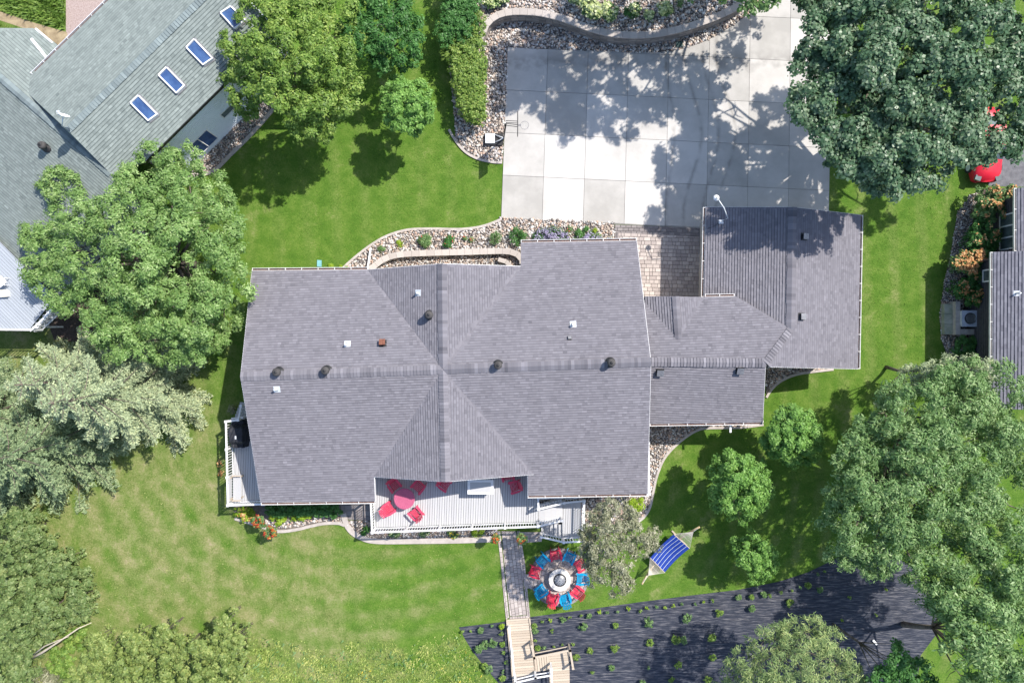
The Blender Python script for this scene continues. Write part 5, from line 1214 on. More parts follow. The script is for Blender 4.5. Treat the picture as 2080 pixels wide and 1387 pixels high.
sw = pW.hit(-90, 402) + Vector((.35, .35, 0)); sw2 = pW.hit(110, 612) + Vector((.35, .35, 0)); walls(nh, [(sw.x, sw.y), (sw2.x, sw2.y), (sw2.x + 4, sw2.y + 4)], 0, [sw.z - .2] * 3, M_siding_n)
# neighbour deck
nd = empty('neighbour_deck', q(40, 600), 'blue-grey raised deck with railing and stairs beside the left house', 'deck')
ZND = 2.5
boards(nd, [q2(a, b, ZND) for a, b in ((-120, 372), (112, 604), (60, 668), (-120, 668))], ZND, .15, M_compo_n, ang=math.radians(-45), seed=21)
MB().prism([q2(a, b, ZND) for a, b in ((-118, 380), (108, 604), (58, 664), (-118, 664))], ZND - .3, ZND - .04).obj('deck_frame', M_siding_d, nd)
railing(nd, q(132, 606, 3.4), q(64, 670, 3.4), m=M_trim, sp=.2); railing(nd, q(64, 670, 3.4), q(-80, 668, 3.4), (False, True), m=M_trim, sp=.2)
for k in range(8):
    a = q(116 - k * 7.2, 613 + k * 7.6, ZND - .12); MB().bar(a, a + Vector((.95, .25, 0)), .2, .035).obj('stair_tread', M_compo_n, nd)
for a, b in (((112, 610), (166, 603)), ((92, 632), (150, 630)), ((70, 664), (128, 664))): MB().bar(q(*a, 1.6), q(*b, .2), .1, .1).obj('brace', M_trim, nd)
MB().bar(q(70, 672, 2.6), q(128, 606, 2.6), .18, .22).obj('stringer', M_trim, nd)
tw = empty('patio_chair', q(4, 575, ZND), 'white plastic chair cut by the left edge of the frame', 'chair'); p = q(2, 572, ZND + .4)
MB().box((p.x, p.y, ZND + .42), (.5, .5, .03), .7).obj('seat', M_white, tw); MB().box((p.x - .2, p.y + .22, ZND + .66), (.5, .04, .45), .7).obj('backrest', M_white, tw)
for sx in (-1, 1):
    for sy in (-1, 1): MB().box((p.x + sx * .2, p.y + sy * .2, ZND + .21), (.04, .04, .42), .7).obj('leg', M_white, tw)
tw = empty('deck_box', q(8, 596, ZND), 'small cream cushion box on the left deck', 'box'); p = q(7, 596, ZND + .2)
MB().box((p.x, p.y, ZND + .1), (.45, .38, .2), .05).obj('box_body', M_trim, tw); MB().box((p.x, p.y, ZND + .215), (.48, .41, .025), .05).obj('lid', mat('cream_lid', (.6, .55, .45), rough=.7), tw)

# ------------------------------------------------------------------ right neighbour
rh = empty('neighbour_house', q(2060, 600), 'dark house at the right edge with charcoal shingles and red-brown gutter', 'house')
ze = 3.0; A1, A2 = q(2018, 512, ze), q(2038, 830, ze); A2.x = A1.x - .05
pR1 = Plane(A1, A2, .36, (-1, 0)); B1, B2 = q(2066, 382, ze), q(2072, 507, ze); B2.x = B1.x
pR2 = Plane(B1, B2, .36, (-1, 0))
kw = dict(m=M_shingle_d, expose=.17, wid=.34)
roof_face(rh, pR1, [(A1.x, A1.y), (A2.x, A2.y), (A2.x + 5.2, A2.y), (A1.x + 5.2, A1.y)], seed=31, **kw)
roof_face(rh, pR2, [(B1.x, B1.y), (B2.x, A1.y), (B2.x + 3.8, A1.y), (B1.x + 3.8, B1.y)], seed=32, **kw)
gutter(rh, A1, A2, (-1, 0)); gutter(rh, B1, Vector((B2.x, A1.y + .05, ze)), (-1, 0))
def clad(x, y0, y1, top):
    MB().box((x + .1, (y0 + y1) / 2, top / 2), (.1, abs(y1 - y0), top)).obj('wall', M_siding_d, rh)
    for k in range(int(top / .2)): MB().box((x + .04, (y0 + y1) / 2, .1 + k * .2), (.03, abs(y1 - y0) - .01, .17)).obj('siding_board', M_siding_d, rh)
clad(A1.x + .5, A1.y - .3, A2.y, 2.9); clad(B1.x + .5, B1.y - .3, A1.y - .3, 2.9)
MB().box((A1.x + .5 + (B1.x - A1.x) / 2 + .3, A1.y - .3, 1.45), (B1.x - A1.x + .9, .1, 2.9)).obj('wall', M_siding_d, rh)
def rwin(x, y0, y1, z0, z1, n):
    fr = MB()
    for z in (z0, z1): fr.box((x, (y0 + y1) / 2, z), (.07, abs(y1 - y0) + .07, .07))
    for k in range(n + 1): fr.box((x, y0 + (y1 - y0) * k / n, (z0 + z1) / 2), (.07, .08, abs(z1 - z0)))
    f = fr.obj('window', M_trim, rh)
    for k in range(n): MB().box((x + .01, y0 + (y1 - y0) * (k + .5) / n, (z0 + z1) / 2), (.02, abs(y1 - y0) / n - .08, z1 - z0 - .06)).obj('pane', M_glass_g, f)
rwin(B1.x + .48, q(0, 436, 1.5).y, q(0, 506, 1.5).y, .95, 2.2, 3); rwin(A1.x + .48, q(0, 548, 1.9).y, q(0, 571, 1.9).y, 1.45, 2.1, 1)
pv = pR1.hit(2064, 596); n_ = MB().box(pv + Vector((0, 0, .03)), (.3, .3, .02), tilt=Matrix.Rotation(-.34, 3, 'Y')).obj('flashing_plate', M_galv, rh); MB().tube([pv, pv + Vector((.0, .0, .35))], .05, 8).obj('vent_pipe', M_galv, n_)
# air conditioner and its block enclosure
ac = empty('air_conditioner', q(1965, 652), 'pale air conditioner with black fan in the block enclosure', 'air conditioner'); p = q(1970, 647, .8)
MB().box((p.x, p.y, .42), (.92, .90, .76)).obj('cabinet', M_galv, ac); MB().box((p.x, p.y, .815), (.99, .97, .04)).obj('top_panel', mat('pale_enamel', (.45, .48, .56), (.55, .58, .65), rough=.4), ac)
MB().lathe([(.34, .0), (.34, .03), (.31, .03), (.31, .0)], (p.x, p.y, .835), 24).obj('fan_guard', M_blackmetal, ac); MB().lathe([(.305, .002), (.02, .003)], (p.x, p.y, .836), 24).obj('fan_opening', M_blackmetal, ac)
for k in range(5):
    a = k * 1.257; MB().bar((p.x, p.y, .848), (p.x + .28 * math.cos(a), p.y + .28 * math.sin(a), .848), .08, .012).obj('fan_blade', M_greymetal, ac)
for k in range(4): MB().lathe([(.32 - k * .08, .025), (.31 - k * .08, .03), (.30 - k * .08, .025)], (p.x, p.y, .835), 24).obj('guard_ring', M_galv, ac)
en = empty('block_enclosure', q(1930, 648), 'low L-shaped pale block wall around the air conditioner', 'garden wall')
def blk(a, b, c_, d, z0, z1, n, vert, m=M_edge):
    for k in range(n):
        if vert: y0, y1 = b + (d - b) * k / n, b + (d - b) * (k + 1) / n; pl = [(a, y0), (c_, y0), (c_, y1), (a, y1)]
        else: x0, x1 = a + (c_ - a) * k / n, a + (c_ - a) * (k + 1) / n; pl = [(x0, b), (x1, b), (x1, d), (x0, d)]
        cx = sum(x for x, y in pl) / 4; cy = sum(y for x, y in pl) / 4
        MB().prism(ccw(pxs([(cx + (x - cx) * .98, cy + (y - cy) * .98) for x, y in pl], (z1))), z0, z1, random.random()).obj('block', m, en)
M_moss = mat('mossy_concrete', (.24, .27, .19), (.40, .40, .33), scale=2, rough=.95, bump=.4)
blk(1918, 617, 1941, 679, 0, .35, 3, True, M_moss); blk(1941, 612, 1951, 680, 0, .62, 4, True); blk(1951, 668, 1992, 680, 0, .60, 3, False)

# red car
car = empty('parked_car', q(2005, 290), 'red car half hidden under the big maple beside the right drive', 'car')
c0 = q(2006, 292, .7); M_car = mat('red_car_paint', (.55, .012, .03), (.60, .016, .04), rough=.42, spec=.35); M_tyre = mat('tyre_rubber', (.02, .02, .02), (.04, .04, .04), rough=.9)
prof = [(-2.25, .55, .45), (-2.15, .74, .72), (-1.7, .86, .86), (-.9, .90, .93), (0, .91, .95), (.9, .90, .94), (1.7, .86, .93), (2.1, .74, .85), (2.22, .55, .6)]
vs = []
for (y, w, h) in prof:
    for x, z in ((-1, .28), (-1.0, .55), (-.96, .72 * h / .9), (-.80, h), (0, h + .04), (.80, h), (.96, .72 * h / .9), (1.0, .55), (1, .28)): vs.append((c0.x + x * w, c0.y + y, z))
fs = [(i * 9 + k, i * 9 + k + 1, (i + 1) * 9 + k + 1, (i + 1) * 9 + k) for i in range(len(prof) - 1) for k in range(8)] + [tuple(range(9)), tuple(range((len(prof) - 1) * 9, len(prof) * 9))[::-1]]
mb = MB(); mb.add(vs, fs); mb.obj('body', M_car, car, True)
cab = [(-1.0, .70, .93), (-.35, .62, 1.38), (.9, .62, 1.40), (1.6, .70, .95)]; vs = []
for y, w, z in cab: vs += [(c0.x - w, c0.y + y, z), (c0.x + w, c0.y + y, z)]
vs += [(c0.x - .76, c0.y + y, .93) for y in (-1.0, 1.6)] + [(c0.x + .76, c0.y + y, .93) for y in (-1.0, 1.6)]
mb = MB(); mb.add(vs, [(0, 1, 3, 2), (4, 5, 7, 6), (0, 2, 4, 6, 9, 8), (1, 10, 11, 7, 5, 3)]); mb.obj('windscreen', M_glass_g, car)
mb = MB(); mb.add([vs[2], vs[3], vs[5], vs[4]] + [(v[0], v[1], v[2] + .03) for v in (vs[2], vs[3], vs[5], vs[4])], [(4, 5, 6, 7), (0, 1, 5, 4), (1, 2, 6, 5), (2, 3, 7, 6), (3, 0, 4, 7)]); mb.obj('roof', M_car, car)
for sx in (-1, 1):
    MB().box((c0.x + sx * .60, c0.y - 2.06, .72), (.34, .3, .12), sx * .35).obj('headlight', M_glass_g, car)
    MB().box((c0.x + sx * 1.0, c0.y - .75, .95), (.18, .1, .12)).obj('mirror', M_car, car)
    for sy in (-1.35, 1.35):
        w_ = MB().tube([(c0.x + sx * .70, c0.y + sy, .33), (c0.x + sx * .92, c0.y + sy, .33)], .33, 18).obj('wheel', M_tyre, car); MB().tube([(c0.x + sx * .91, c0.y + sy, .33), (c0.x + sx * .935, c0.y + sy, .33)], .2, 12).obj('hubcap', M_galv, w_)
MB().box((c0.x, c0.y - 2.22, .42), (1.0, .06, .14)).obj('grille', M_blackmetal, car)
# ------------------------------------------------------------------ trees
tree('maple_tree', 'huge dark blue-green maple filling the top right corner', 'tree', None, (1742, 268), 9.6,
     [(1680, 60, 75), (1668, 150, 65), (1655, 210, 55), (1740, 100, 95), (1720, 220, 90), (1790, 40, 90), (1820, 150, 115), (1780, 300, 80), (1850, 260, 105), (1900, 60, 110), (1930, 170, 110), (1880, 345, 60), (1945, 280, 70), (1820, 355, 60), (1780, 370, 40), (1730, 320, 45), (2000, 90, 100), (2030, 210, 95), (1745, 335, 40), (2075, 120, 80), (1700, 285, 45), (2060, 30, 90), (1985, 300, 34), (2005, 315, 26), (2030, 285, 30), (2060, 320, 22), (2090, 262, 45), (1905, -20, 80), (1725, 0, 60), (1668, 12, 48), (1690, -30, 60), (1660, -40, 50)],
     L_dark, leaf=.175, clump=.42, trunk=.32, fall=.32, dens=1.0, asp=.8, gap=1.05)
tree('shade_tree', 'green tree beyond the top edge whose branch tips reach over the drive', 'tree', None, (1560, -75), 9.5,
     [(1540, -25, 50), (1600, -130, 130), (1500, -140, 110), (1700, -160, 120), (1400, -190, 110), (1560, -260, 130), (1660, -60, 50, 8), (1320, -120, 95, 8.5), (1240, -80, 60, 8), (1275, -134, 95, 8), (1330, -190, 100, 9), (1480, -90, 80, 9), (1400, -70, 60, 9), (1440, -90, 70, 9.5), (1250, -160, 80, 8.5), (1600, -50, 40, 8), (1350, -230, 90, 9)],
     L_mid, leaf=.2, clump=.42, trunk=.3, fall=.3, gap=.62)
tree('oak_tree', 'broad leafy green tree covering the left house and upper lawn edge', 'tree', None, (395, 540), 7.6,
     [(135, 385, 62), (195, 345, 55), (165, 440, 62), (290, 370, 75), (225, 430, 60), (375, 345, 62), (440, 400, 60), (350, 430, 90), (455, 480, 62), (105, 500, 62), (180, 520, 75), (75, 545, 42), (270, 530, 95), (130, 590, 55), (210, 600, 75), (370, 540, 95), (300, 620, 85), (450, 570, 62), (400, 630, 80), (465, 640, 42), (330, 700, 62), (250, 690, 62), (440, 690, 40), (205, 655, 50), (385, 705, 42), (60, 480, 32), (350, 330, 35)],
     L_feather, leaf=.175, clump=.40, trunk=.3, fall=.5, asp=.42, jit=.9)
tree('ash_tree', 'yellow-green many-lobed tree between the left house and the front lawn', 'tree', None, (650, 245), 7.0,
     [(530, 30, 55), (600, 25, 65), (665, 40, 62), (480, 95, 42), (545, 105, 70), (620, 110, 80), (690, 120, 52), (500, 165, 50), (470, 140, 40), (575, 180, 62), (650, 190, 72), (700, 185, 42), (610, 240, 45), (660, 255, 48), (500, 210, 32), (540, 145, 60), (455, 100, 22), (710, 75, 40)],
     L_yel, leaf=.17, clump=.36, trunk=.22, fall=.45, asp=.5, jit=.8)
tree('linden_tree', 'dark green tree right behind the yellow-green tree at the top', 'tree', None, (800, 120), 4.8,
     [(740, 20, 50), (790, 15, 60), (745, 80, 45), (800, 70, 52), (775, 115, 35), (825, 110, 32), (835, 50, 28), (720, 55, 35)], L_deep, leaf=.16, clump=.32, trunk=.16, fall=.3)
tree('small_round_tree', 'small round bright tree alone on the front lawn', 'tree', None, (838, 245), 4.6,
     [(822, 190, 34), (850, 215, 30), (800, 215, 32), (825, 245, 32), (848, 185, 26), (795, 185, 22), (858, 240, 20), (800, 240, 22), (825, 215, 40), (840, 265, 16), (805, 165, 16)], L_fresh, leaf=.15, grow=1.05, gap=1.4, clump=.25, trunk=.1, fall=.35, jit=.25)
tree('young_tree', 'round young tree on the side lawn nearest the connecting roof', 'tree', None, (1578, 878), 4.6,
     [(1612, 850, 30), (1650, 900, 26), (1570, 900, 24), (1612, 865, 36), (1640, 885, 32), (1585, 880, 32), (1612, 905, 36), (1640, 920, 24), (1585, 912, 24), (1600, 850, 22), (1635, 855, 22), (1610, 935, 16), (1612, 885, 38)], L_fresh, leaf=.15, grow=1.15, gap=1.5, clump=.26, trunk=.1, fall=.35, jit=.25)
tree('young_tree', 'largest of the three small lawn trees, lime-tipped crown north of its shade', 'tree', None, (1475, 970), 4.8,
     [(1470, 1000, 26), (1540, 960, 24), (1485, 945, 32), (1510, 960, 36), (1475, 985, 34), (1535, 985, 32), (1505, 1000, 42), (1480, 1020, 28), (1530, 1020, 32), (1505, 1035, 28), (1550, 1000, 22), (1465, 960, 20)], L_fresh, leaf=.15, grow=1.12, gap=1.5, clump=.27, trunk=.11, fall=.35, jit=.25)
tree('young_tree', 'smallest shaded lawn tree just above the black fabric', 'tree', None, (1512, 1105), 3.6,
     [(1520, 1105, 28), (1545, 1120, 30), (1525, 1140, 30), (1555, 1150, 24), (1540, 1168, 20), (1510, 1125, 18), (1558, 1125, 18)], L_fresh, leaf=.14, grow=1.1, gap=1.4, clump=.24, trunk=.09, fall=.3, jit=.2)
tree('olive_tree', 'sparse grey-olive tree with pale bare branches beside the fire pit', 'tree', None, (1214, 1042), 7.0,
     [(1245, 1050, 46), (1210, 1072, 38), (1330, 1085, 18), (1335, 1110, 14), (1192, 1120, 20, 6.0), (1202, 1150, 20, 6.0), (1275, 1075, 36), (1195, 1095, 20, 6.2), (1245, 1095, 42), (1300, 1105, 36), (1215, 1125, 30), (1260, 1135, 36), (1225, 1160, 28), (1255, 1170, 26), (1320, 1100, 20), (1270, 1190, 22), (1210, 1185, 18), (1245, 1210, 12), (1285, 1050, 22), (1225, 1040, 20)],
     L_birch, leaf=.125, clump=.26, trunk=.09, fall=.15, dens=.7, gap=.95, bark=M_palebark, extra_limbs=5, jit=.4, asp=.45, up=.25)
tree('silver_maple_tree', 'giant feathery green tree on the right below the neighbour roof', 'tree', None, (1765, 925), 7.6,
     [(1810, 800, 45), (1860, 830, 70), (1940, 800, 75), (2020, 790, 75), (1770, 880, 45), (1730, 925, 42), (1800, 900, 75), (1880, 920, 95), (1970, 890, 100), (2060, 880, 85), (1725, 990, 50), (1780, 985, 80), (1860, 1020, 95), (1950, 1000, 100), (2050, 990, 90), (1700, 1050, 42), (1760, 1070, 75), (1840, 1110, 80), (1930, 1110, 95), (2030, 1100, 95), (1720, 1120, 45), (1770, 1150, 38), (1890, 1180, 55)],
     L_silver, leaf=.19, clump=.42, trunk=.4, fall=.36, gap=1.25, asp=.36, up=.35)
tree('silver_maple_tree', 'second tall tree in the bottom right corner with dark leaning trunks', 'tree', None, (1835, 1268), 8.6,
     [(2010, 1180, 80), (2070, 1220, 70), (1935, 1230, 55), (2000, 1270, 85), (2070, 1310, 80), (1960, 1310, 50), (2020, 1370, 75), (2085, 1400, 60), (1985, 1410, 40), (1910, 1210, 45)],
     L_silver, leaf=.21, clump=.42, trunk=.17, fall=.3, gap=1.3, asp=.40, up=.35)
tree('slender_tree', 'slender dark green tree with a thin bent trunk at the bottom edge', 'tree', None, (1692, 1268), 6.5,
     [(1820, 1345, 32), (1860, 1365, 34), (1830, 1390, 36), (1790, 1385, 30), (1880, 1400, 30), (1825, 1310, 16)], L_deep, leaf=.17, clump=.32, trunk=.09, fall=.2)
tree('blue_pine', 'blue-grey conifer top poking out between the giant tree and the right roof', 'conifer', None, (1800, 745), 4.0,
     [(1855, 765, 26), (1890, 752, 24), (1930, 748, 28), (1970, 745, 28), (2010, 752, 26), (1880, 785, 24), (1840, 790, 16), (1782, 822, 13)], L_spruce, leaf=.19, clump=.32, trunk=.1, asp=.22, fall=.1)
tree('pine_tree', 'yellow-tipped pine standing over the black fabric at the bottom', 'pine tree', None, (1585, 1290), 6.8,
     [(1560, 1300, 42), (1600, 1280, 30), (1650, 1275, 42), (1520, 1345, 42), (1585, 1355, 60), (1650, 1335, 60), (1700, 1345, 45), (1490, 1385, 45), (1560, 1400, 60), (1640, 1400, 60), (1715, 1390, 45), (1680, 1300, 32), (1740, 1375, 30)],
     L_pine, leaf=.24, clump=.34, trunk=.2, fall=.3, asp=.16, up=.8, extra_limbs=2)
spruce('spruce_tree', 'pale blue spruce spreading below the leafy tree on the left', (318, 790), 10.2, 3.75, L_spruce, seed=3, whorls=13, per=9)
spruce('spruce_tree', 'second pale blue spruce overlapping the first one on its upper left', (225, 765), 8.5, 3.3, L_spruce, seed=4, whorls=9, per=8)
spruce('spruce_tree', 'darker green spruce in front of the pale ones at the left edge', (155, 895), 8.2, 3.9, L_spruce2, seed=5, whorls=12, per=9)
spruce('spruce_tree', 'green spruce cut by the left edge below the neighbour deck', (40, 830), 7.5, 3.3, L_spruce2, seed=6, whorls=11, per=8)
spruce('spruce_tree', 'lower corner spruce at the left edge above the shrubbery', (25, 970), 5.5, 2.4, L_spruce2, seed=7, whorls=12, per=9)

# ------------------------------------------------------------------ hedges and shrubs
HL = [(930 + 4 * k + dx, 62 + 17 * k, 27) for k in range(11) for dx in (-16, 4, 24) if not (k == 10 and dx < 0)]
shrub('hedge', 'long clipped yellow-green hedge beside the gravel bed', 'hedge', None, [(min(x - (6 if k_ < 12 else 0), 966), y, r) for k_, (x, y, r) in enumerate(HL)] + [(972, 45, 20), (974, 70, 20), (970, 95, 20)], 2.0, L_yel, leaf=.12, clump=.19, flat=.7, gap=.62, sub=False, tonevar=.3)
shrub('hedge', 'darker green hedge section at the top of the long hedge', 'hedge', None, [(x + dx, y, 27) for x, y in ((932, -40), (934, -15), (936, 8), (934, 30), (928, 52), (920, 72)) for dx in (-16, 2, 20)] + [(905, 92, 18)], 2.3, L_deep, leaf=.12, clump=.2, flat=.8, gap=.65, sub=False)
def small_plants(rows): 
    for r in rows: shrub(*r[:4], r[4], r[5], r[6], **(r[7] if len(r) > 7 else {}))
small_plants([
 ('hydrangea_bush', 'leftmost hydrangea with pale blooms above the curved wall', 'shrub', None, [(1196, 18, 20), (1205, 30, 14)], WH + .7, L_mid, dict(leaf=.12, flowers=L_flower_w, fn=.12, fsize=.2)),
 ('hydrangea_bush', 'hydrangea with pale blooms second from the left above the wall', 'shrub', None, [(1236, 28, 20), (1222, 35, 12)], WH + .7, L_mid, dict(leaf=.12, flowers=L_flower_w, fn=.12, fsize=.2)),
 ('round_bush', 'dense round green bush between the hydrangeas above the wall', 'shrub', None, [(1284, 28, 18)], WH + .7, L_deep, dict(leaf=.10, flowers=L_flower_w, fn=.05, fsize=.14)),
 ('hydrangea_bush', 'small hydrangea clump just right of the round green bush', 'shrub', None, [(1316, 37, 11)], WH + .5, L_mid, dict(leaf=.11, flowers=L_flower_w, fn=.15, fsize=.18)),
 ('hydrangea_bush', 'hydrangea near the utility box above the wall', 'shrub', None, [(1348, 24, 14), (1342, 34, 8)], WH + .5, L_mid, dict(leaf=.11, flowers=L_flower_w, fn=.15, fsize=.18)),
 ('low_shrub', 'low green plant farthest right on the raised bed', 'shrub', None, [(1378, 12, 9)], WH + .35, L_mid, dict(leaf=.1)),
 ('hydrangea_bush', 'white-flecked bush on the raised bed next to the dark hedge', 'shrub', None, [(1002, 6, 16), (1020, 2, 14), (990, 10, 8)], WH + .5, L_mid, dict(leaf=.11, flowers=L_flower_w, fn=.12, fsize=.13)),
 ('hydrangea_bush', 'bush cut by the top edge left of the first hydrangea', 'shrub', None, [(1168, 4, 14), (1178, 12, 8)], WH + .5, L_mid, dict(leaf=.11, flowers=L_flower_w, fn=.1, fsize=.16)),
 ('daylily_clump', 'bushy green clump nearest the house gutter in the front bed, left one', 'perennial', None, [(864, 490, 14), (858, 486, 10), (872, 494, 9)], .5, L_mid, dict(leaf=.15, asp=.3, flowers=L_flower_m, fn=.006, fsize=.08)),
 ('rose_bush', 'green rose bush with a few pink blooms right of the left clump', 'rose bush', None, [(912, 490, 12), (908, 498, 10), (918, 486, 9)], .5, L_deep, dict(leaf=.12, flowers=L_flower_m, fn=.02, fsize=.08)),
 ('ornamental_grass', 'wispy grass tuft left of the round boxwood in the front bed', 'ornamental grass', None, [(1007, 482, 16)], .6, L_mid, dict(leaf=.22, asp=.14)),
 ('boxwood', 'dense round green bush in the front bed beside the lavender', 'shrub', None, [(1051, 478, 20)], .8, L_deep, dict(leaf=.13, asp=.3, gap=1.2)),
 ('golden_plant', 'small golden plant at the left of the front bed', 'perennial', None, [(810, 494, 8)], .25, L_lime, dict(leaf=.10)),
 ('low_shrub', 'tiny round green shrub at the far left of the front bed', 'shrub', None, [(776, 506, 9)], .3, L_mid, dict(leaf=.08)),
 ('perennial_clump', 'small sprig beside the wispy grass in the front bed', 'perennial', None, [(957, 487, 5), (944, 484, 4)], .25, L_mid, dict(leaf=.09, flowers=L_flower_m, fn=.03, fsize=.08)),
 ('catmint', 'large lavender-blue flowering mass along the front roof edge', 'lavender', None, [(1100, 480, 18), (1125, 476, 20), (1090, 488, 13), (1145, 484, 14), (1112, 490, 14)], .5, L_deep, dict(leaf=.11, asp=.3, flowers=L_flower_l, fn=.22, gap=.8, fsize=.08)),
 ('rose_bush', 'red-flecked rose bush just right of the large lavender mass', 'rose bush', None, [(1156, 468, 8)], .4, L_mid, dict(leaf=.09, flowers=L_flower_m, fn=.04, fsize=.08)),
 ('catmint', 'smaller lavender-blue clump beside the patio corner', 'lavender', None, [(1196, 483, 14), (1215, 484, 12), (1175, 485, 12), (1235, 488, 9)], .4, L_mid, dict(leaf=.11, asp=.3, flowers=L_flower_l, fn=.2, gap=.7, fsize=.08)),
 ('rose_bush', 'leafy green bush rising behind the smaller lavender clump', 'shrub', None, [(1178, 474, 12), (1190, 466, 7)], .45, L_deep, dict(leaf=.11)),
 ('golden_plant', 'yellow-green sprig by the patio end of the front bed', 'perennial', None, [(1210, 470, 7)], .25, L_lime, dict(leaf=.08)),
 ('hosta_bed', 'long dark green hedge row hugging the deck south side', 'shrub', None, [(560 + k * 17, 1034 + (k % 2) * 3, 15) for k in range(8)] + [(548, 1036, 12)], .8, L_deep, dict(leaf=.13, clump=.2)),
 ('hosta', 'bright lime hosta between the two groups below the deck', 'hosta', None, [(556, 1049, 13), (572, 1051, 13), (566, 1062, 8)], .45, L_lime, dict(leaf=.17, gap=.8)),
 ('hosta', 'bright lime hosta right of the first lime hosta', 'hosta', None, [(598, 1050, 10), (612, 1052, 10), (626, 1048, 7)], .4, L_lime, dict(leaf=.16, gap=.8)),
 ('low_shrub', 'yellowish shrub at the south-west deck corner', 'shrub', None, [(484, 1040, 13), (502, 1040, 14), (498, 1052, 10), (514, 1048, 10)], .6, L_lime, dict(leaf=.14, flowers=L_flower_o, fn=.05, gap=.85)),
 ('hosta', 'leftmost green hosta under the south railing', 'hosta', None, [(742, 1081, 11)], .35, L_deep, dict(leaf=.12)),
 ('hosta', 'second green hosta along the south railing', 'hosta', None, [(804, 1085, 9), (797, 1084, 6)], .3, L_mid, dict(leaf=.11, flowers=L_flower_w, fn=.04)),
 ('hosta', 'third green hosta along the south railing', 'hosta', None, [(862, 1084, 10), (868, 1080, 6)], .3, L_mid, dict(leaf=.11, flowers=L_flower_w, fn=.04)),
 ('hosta', 'fourth green hosta along the south railing', 'hosta', None, [(924, 1085, 10), (914, 1082, 6)], .3, L_mid, dict(leaf=.11, flowers=L_flower_y, fn=.03)),
 ('hosta', 'fifth green hosta along the south railing nearest the path', 'hosta', None, [(966, 1085, 11), (978, 1081, 6)], .3, L_lime, dict(leaf=.11)),
 ('spirea_bush', 'bright lime bush at the corner of the house beside the olive tree', 'shrub', None, [(1285, 1022, 13), (1298, 1028, 13), (1288, 1036, 11), (1302, 1018, 9)], .7, L_lime, dict(leaf=.13)),
 ('flowering_shrub', 'topmost flowering shrub beside the right house', 'shrub', None, [(2008, 400, 28), (2030, 410, 28), (1995, 425, 22), (2050, 395, 20), (2020, 430, 22)], 1.6, L_mid, dict(leaf=.14, clump=.24, flowers=L_flower_o, fn=.04)),
 ('flowering_shrub', 'dark flowering shrub next to the triple window of the right house', 'shrub', None, [(1990, 465, 22), (1975, 490, 20), (2000, 500, 24), (1985, 520, 22), (2010, 480, 16)], 1.6, L_deep, dict(leaf=.13, clump=.24, flowers=L_flower_o, fn=.015)),
 ('flowering_shrub', 'orange and cream flowering shrub in the middle of the right bed', 'shrub', None, [(1952, 525, 20), (1945, 540, 16), (1965, 545, 18), (1978, 520, 14)], 1.6, L_mid, dict(leaf=.13, clump=.22, flowers=L_flower_o, fn=.22)),
 ('flowering_shrub', 'shrub with an orange flower spray just above the air conditioner', 'shrub', None, [(1960, 585, 24), (1945, 590, 18), (1980, 575, 20), (1975, 605, 18), (1990, 560, 14)], 1.4, L_deep, dict(leaf=.13, clump=.24, flowers=L_flower_o, fn=.035)),
 ('low_shrub', 'dark green shrub just below the air conditioner', 'shrub', None, [(1955, 700, 22), (1980, 705, 22), (1965, 725, 20), (1990, 725, 18), (1940, 710, 12)], 1.0, L_deep, dict(leaf=.13, clump=.22)),
 ('low_shrub', 'small green bush leaning over the gravel above the garage corner path', 'shrub', None, [(1950, 415, 9), (1960, 405, 7)], .5, L_yel, dict(leaf=.1)),
 ('low_shrub', 'thin dry shrub beside the north-west deck steps', 'shrub', None, [(470, 832, 9)], .5, L_birch, dict(leaf=.1, gap=.5)),
 ('low_shrub', 'small orange-tipped plant against the west deck', 'shrub', None, [(447, 940, 5), (450, 960, 5)], .3, L_mid, dict(leaf=.09, flowers=L_flower_o, fn=.3, gap=.6)),
 ('low_shrub', 'bright weeds beside the roof gutter at the left of the front bed', 'shrub', None, [(672, 541, 7), (690, 543, 6), (703, 545, 5)], .2, L_lime, dict(leaf=.08)),
])
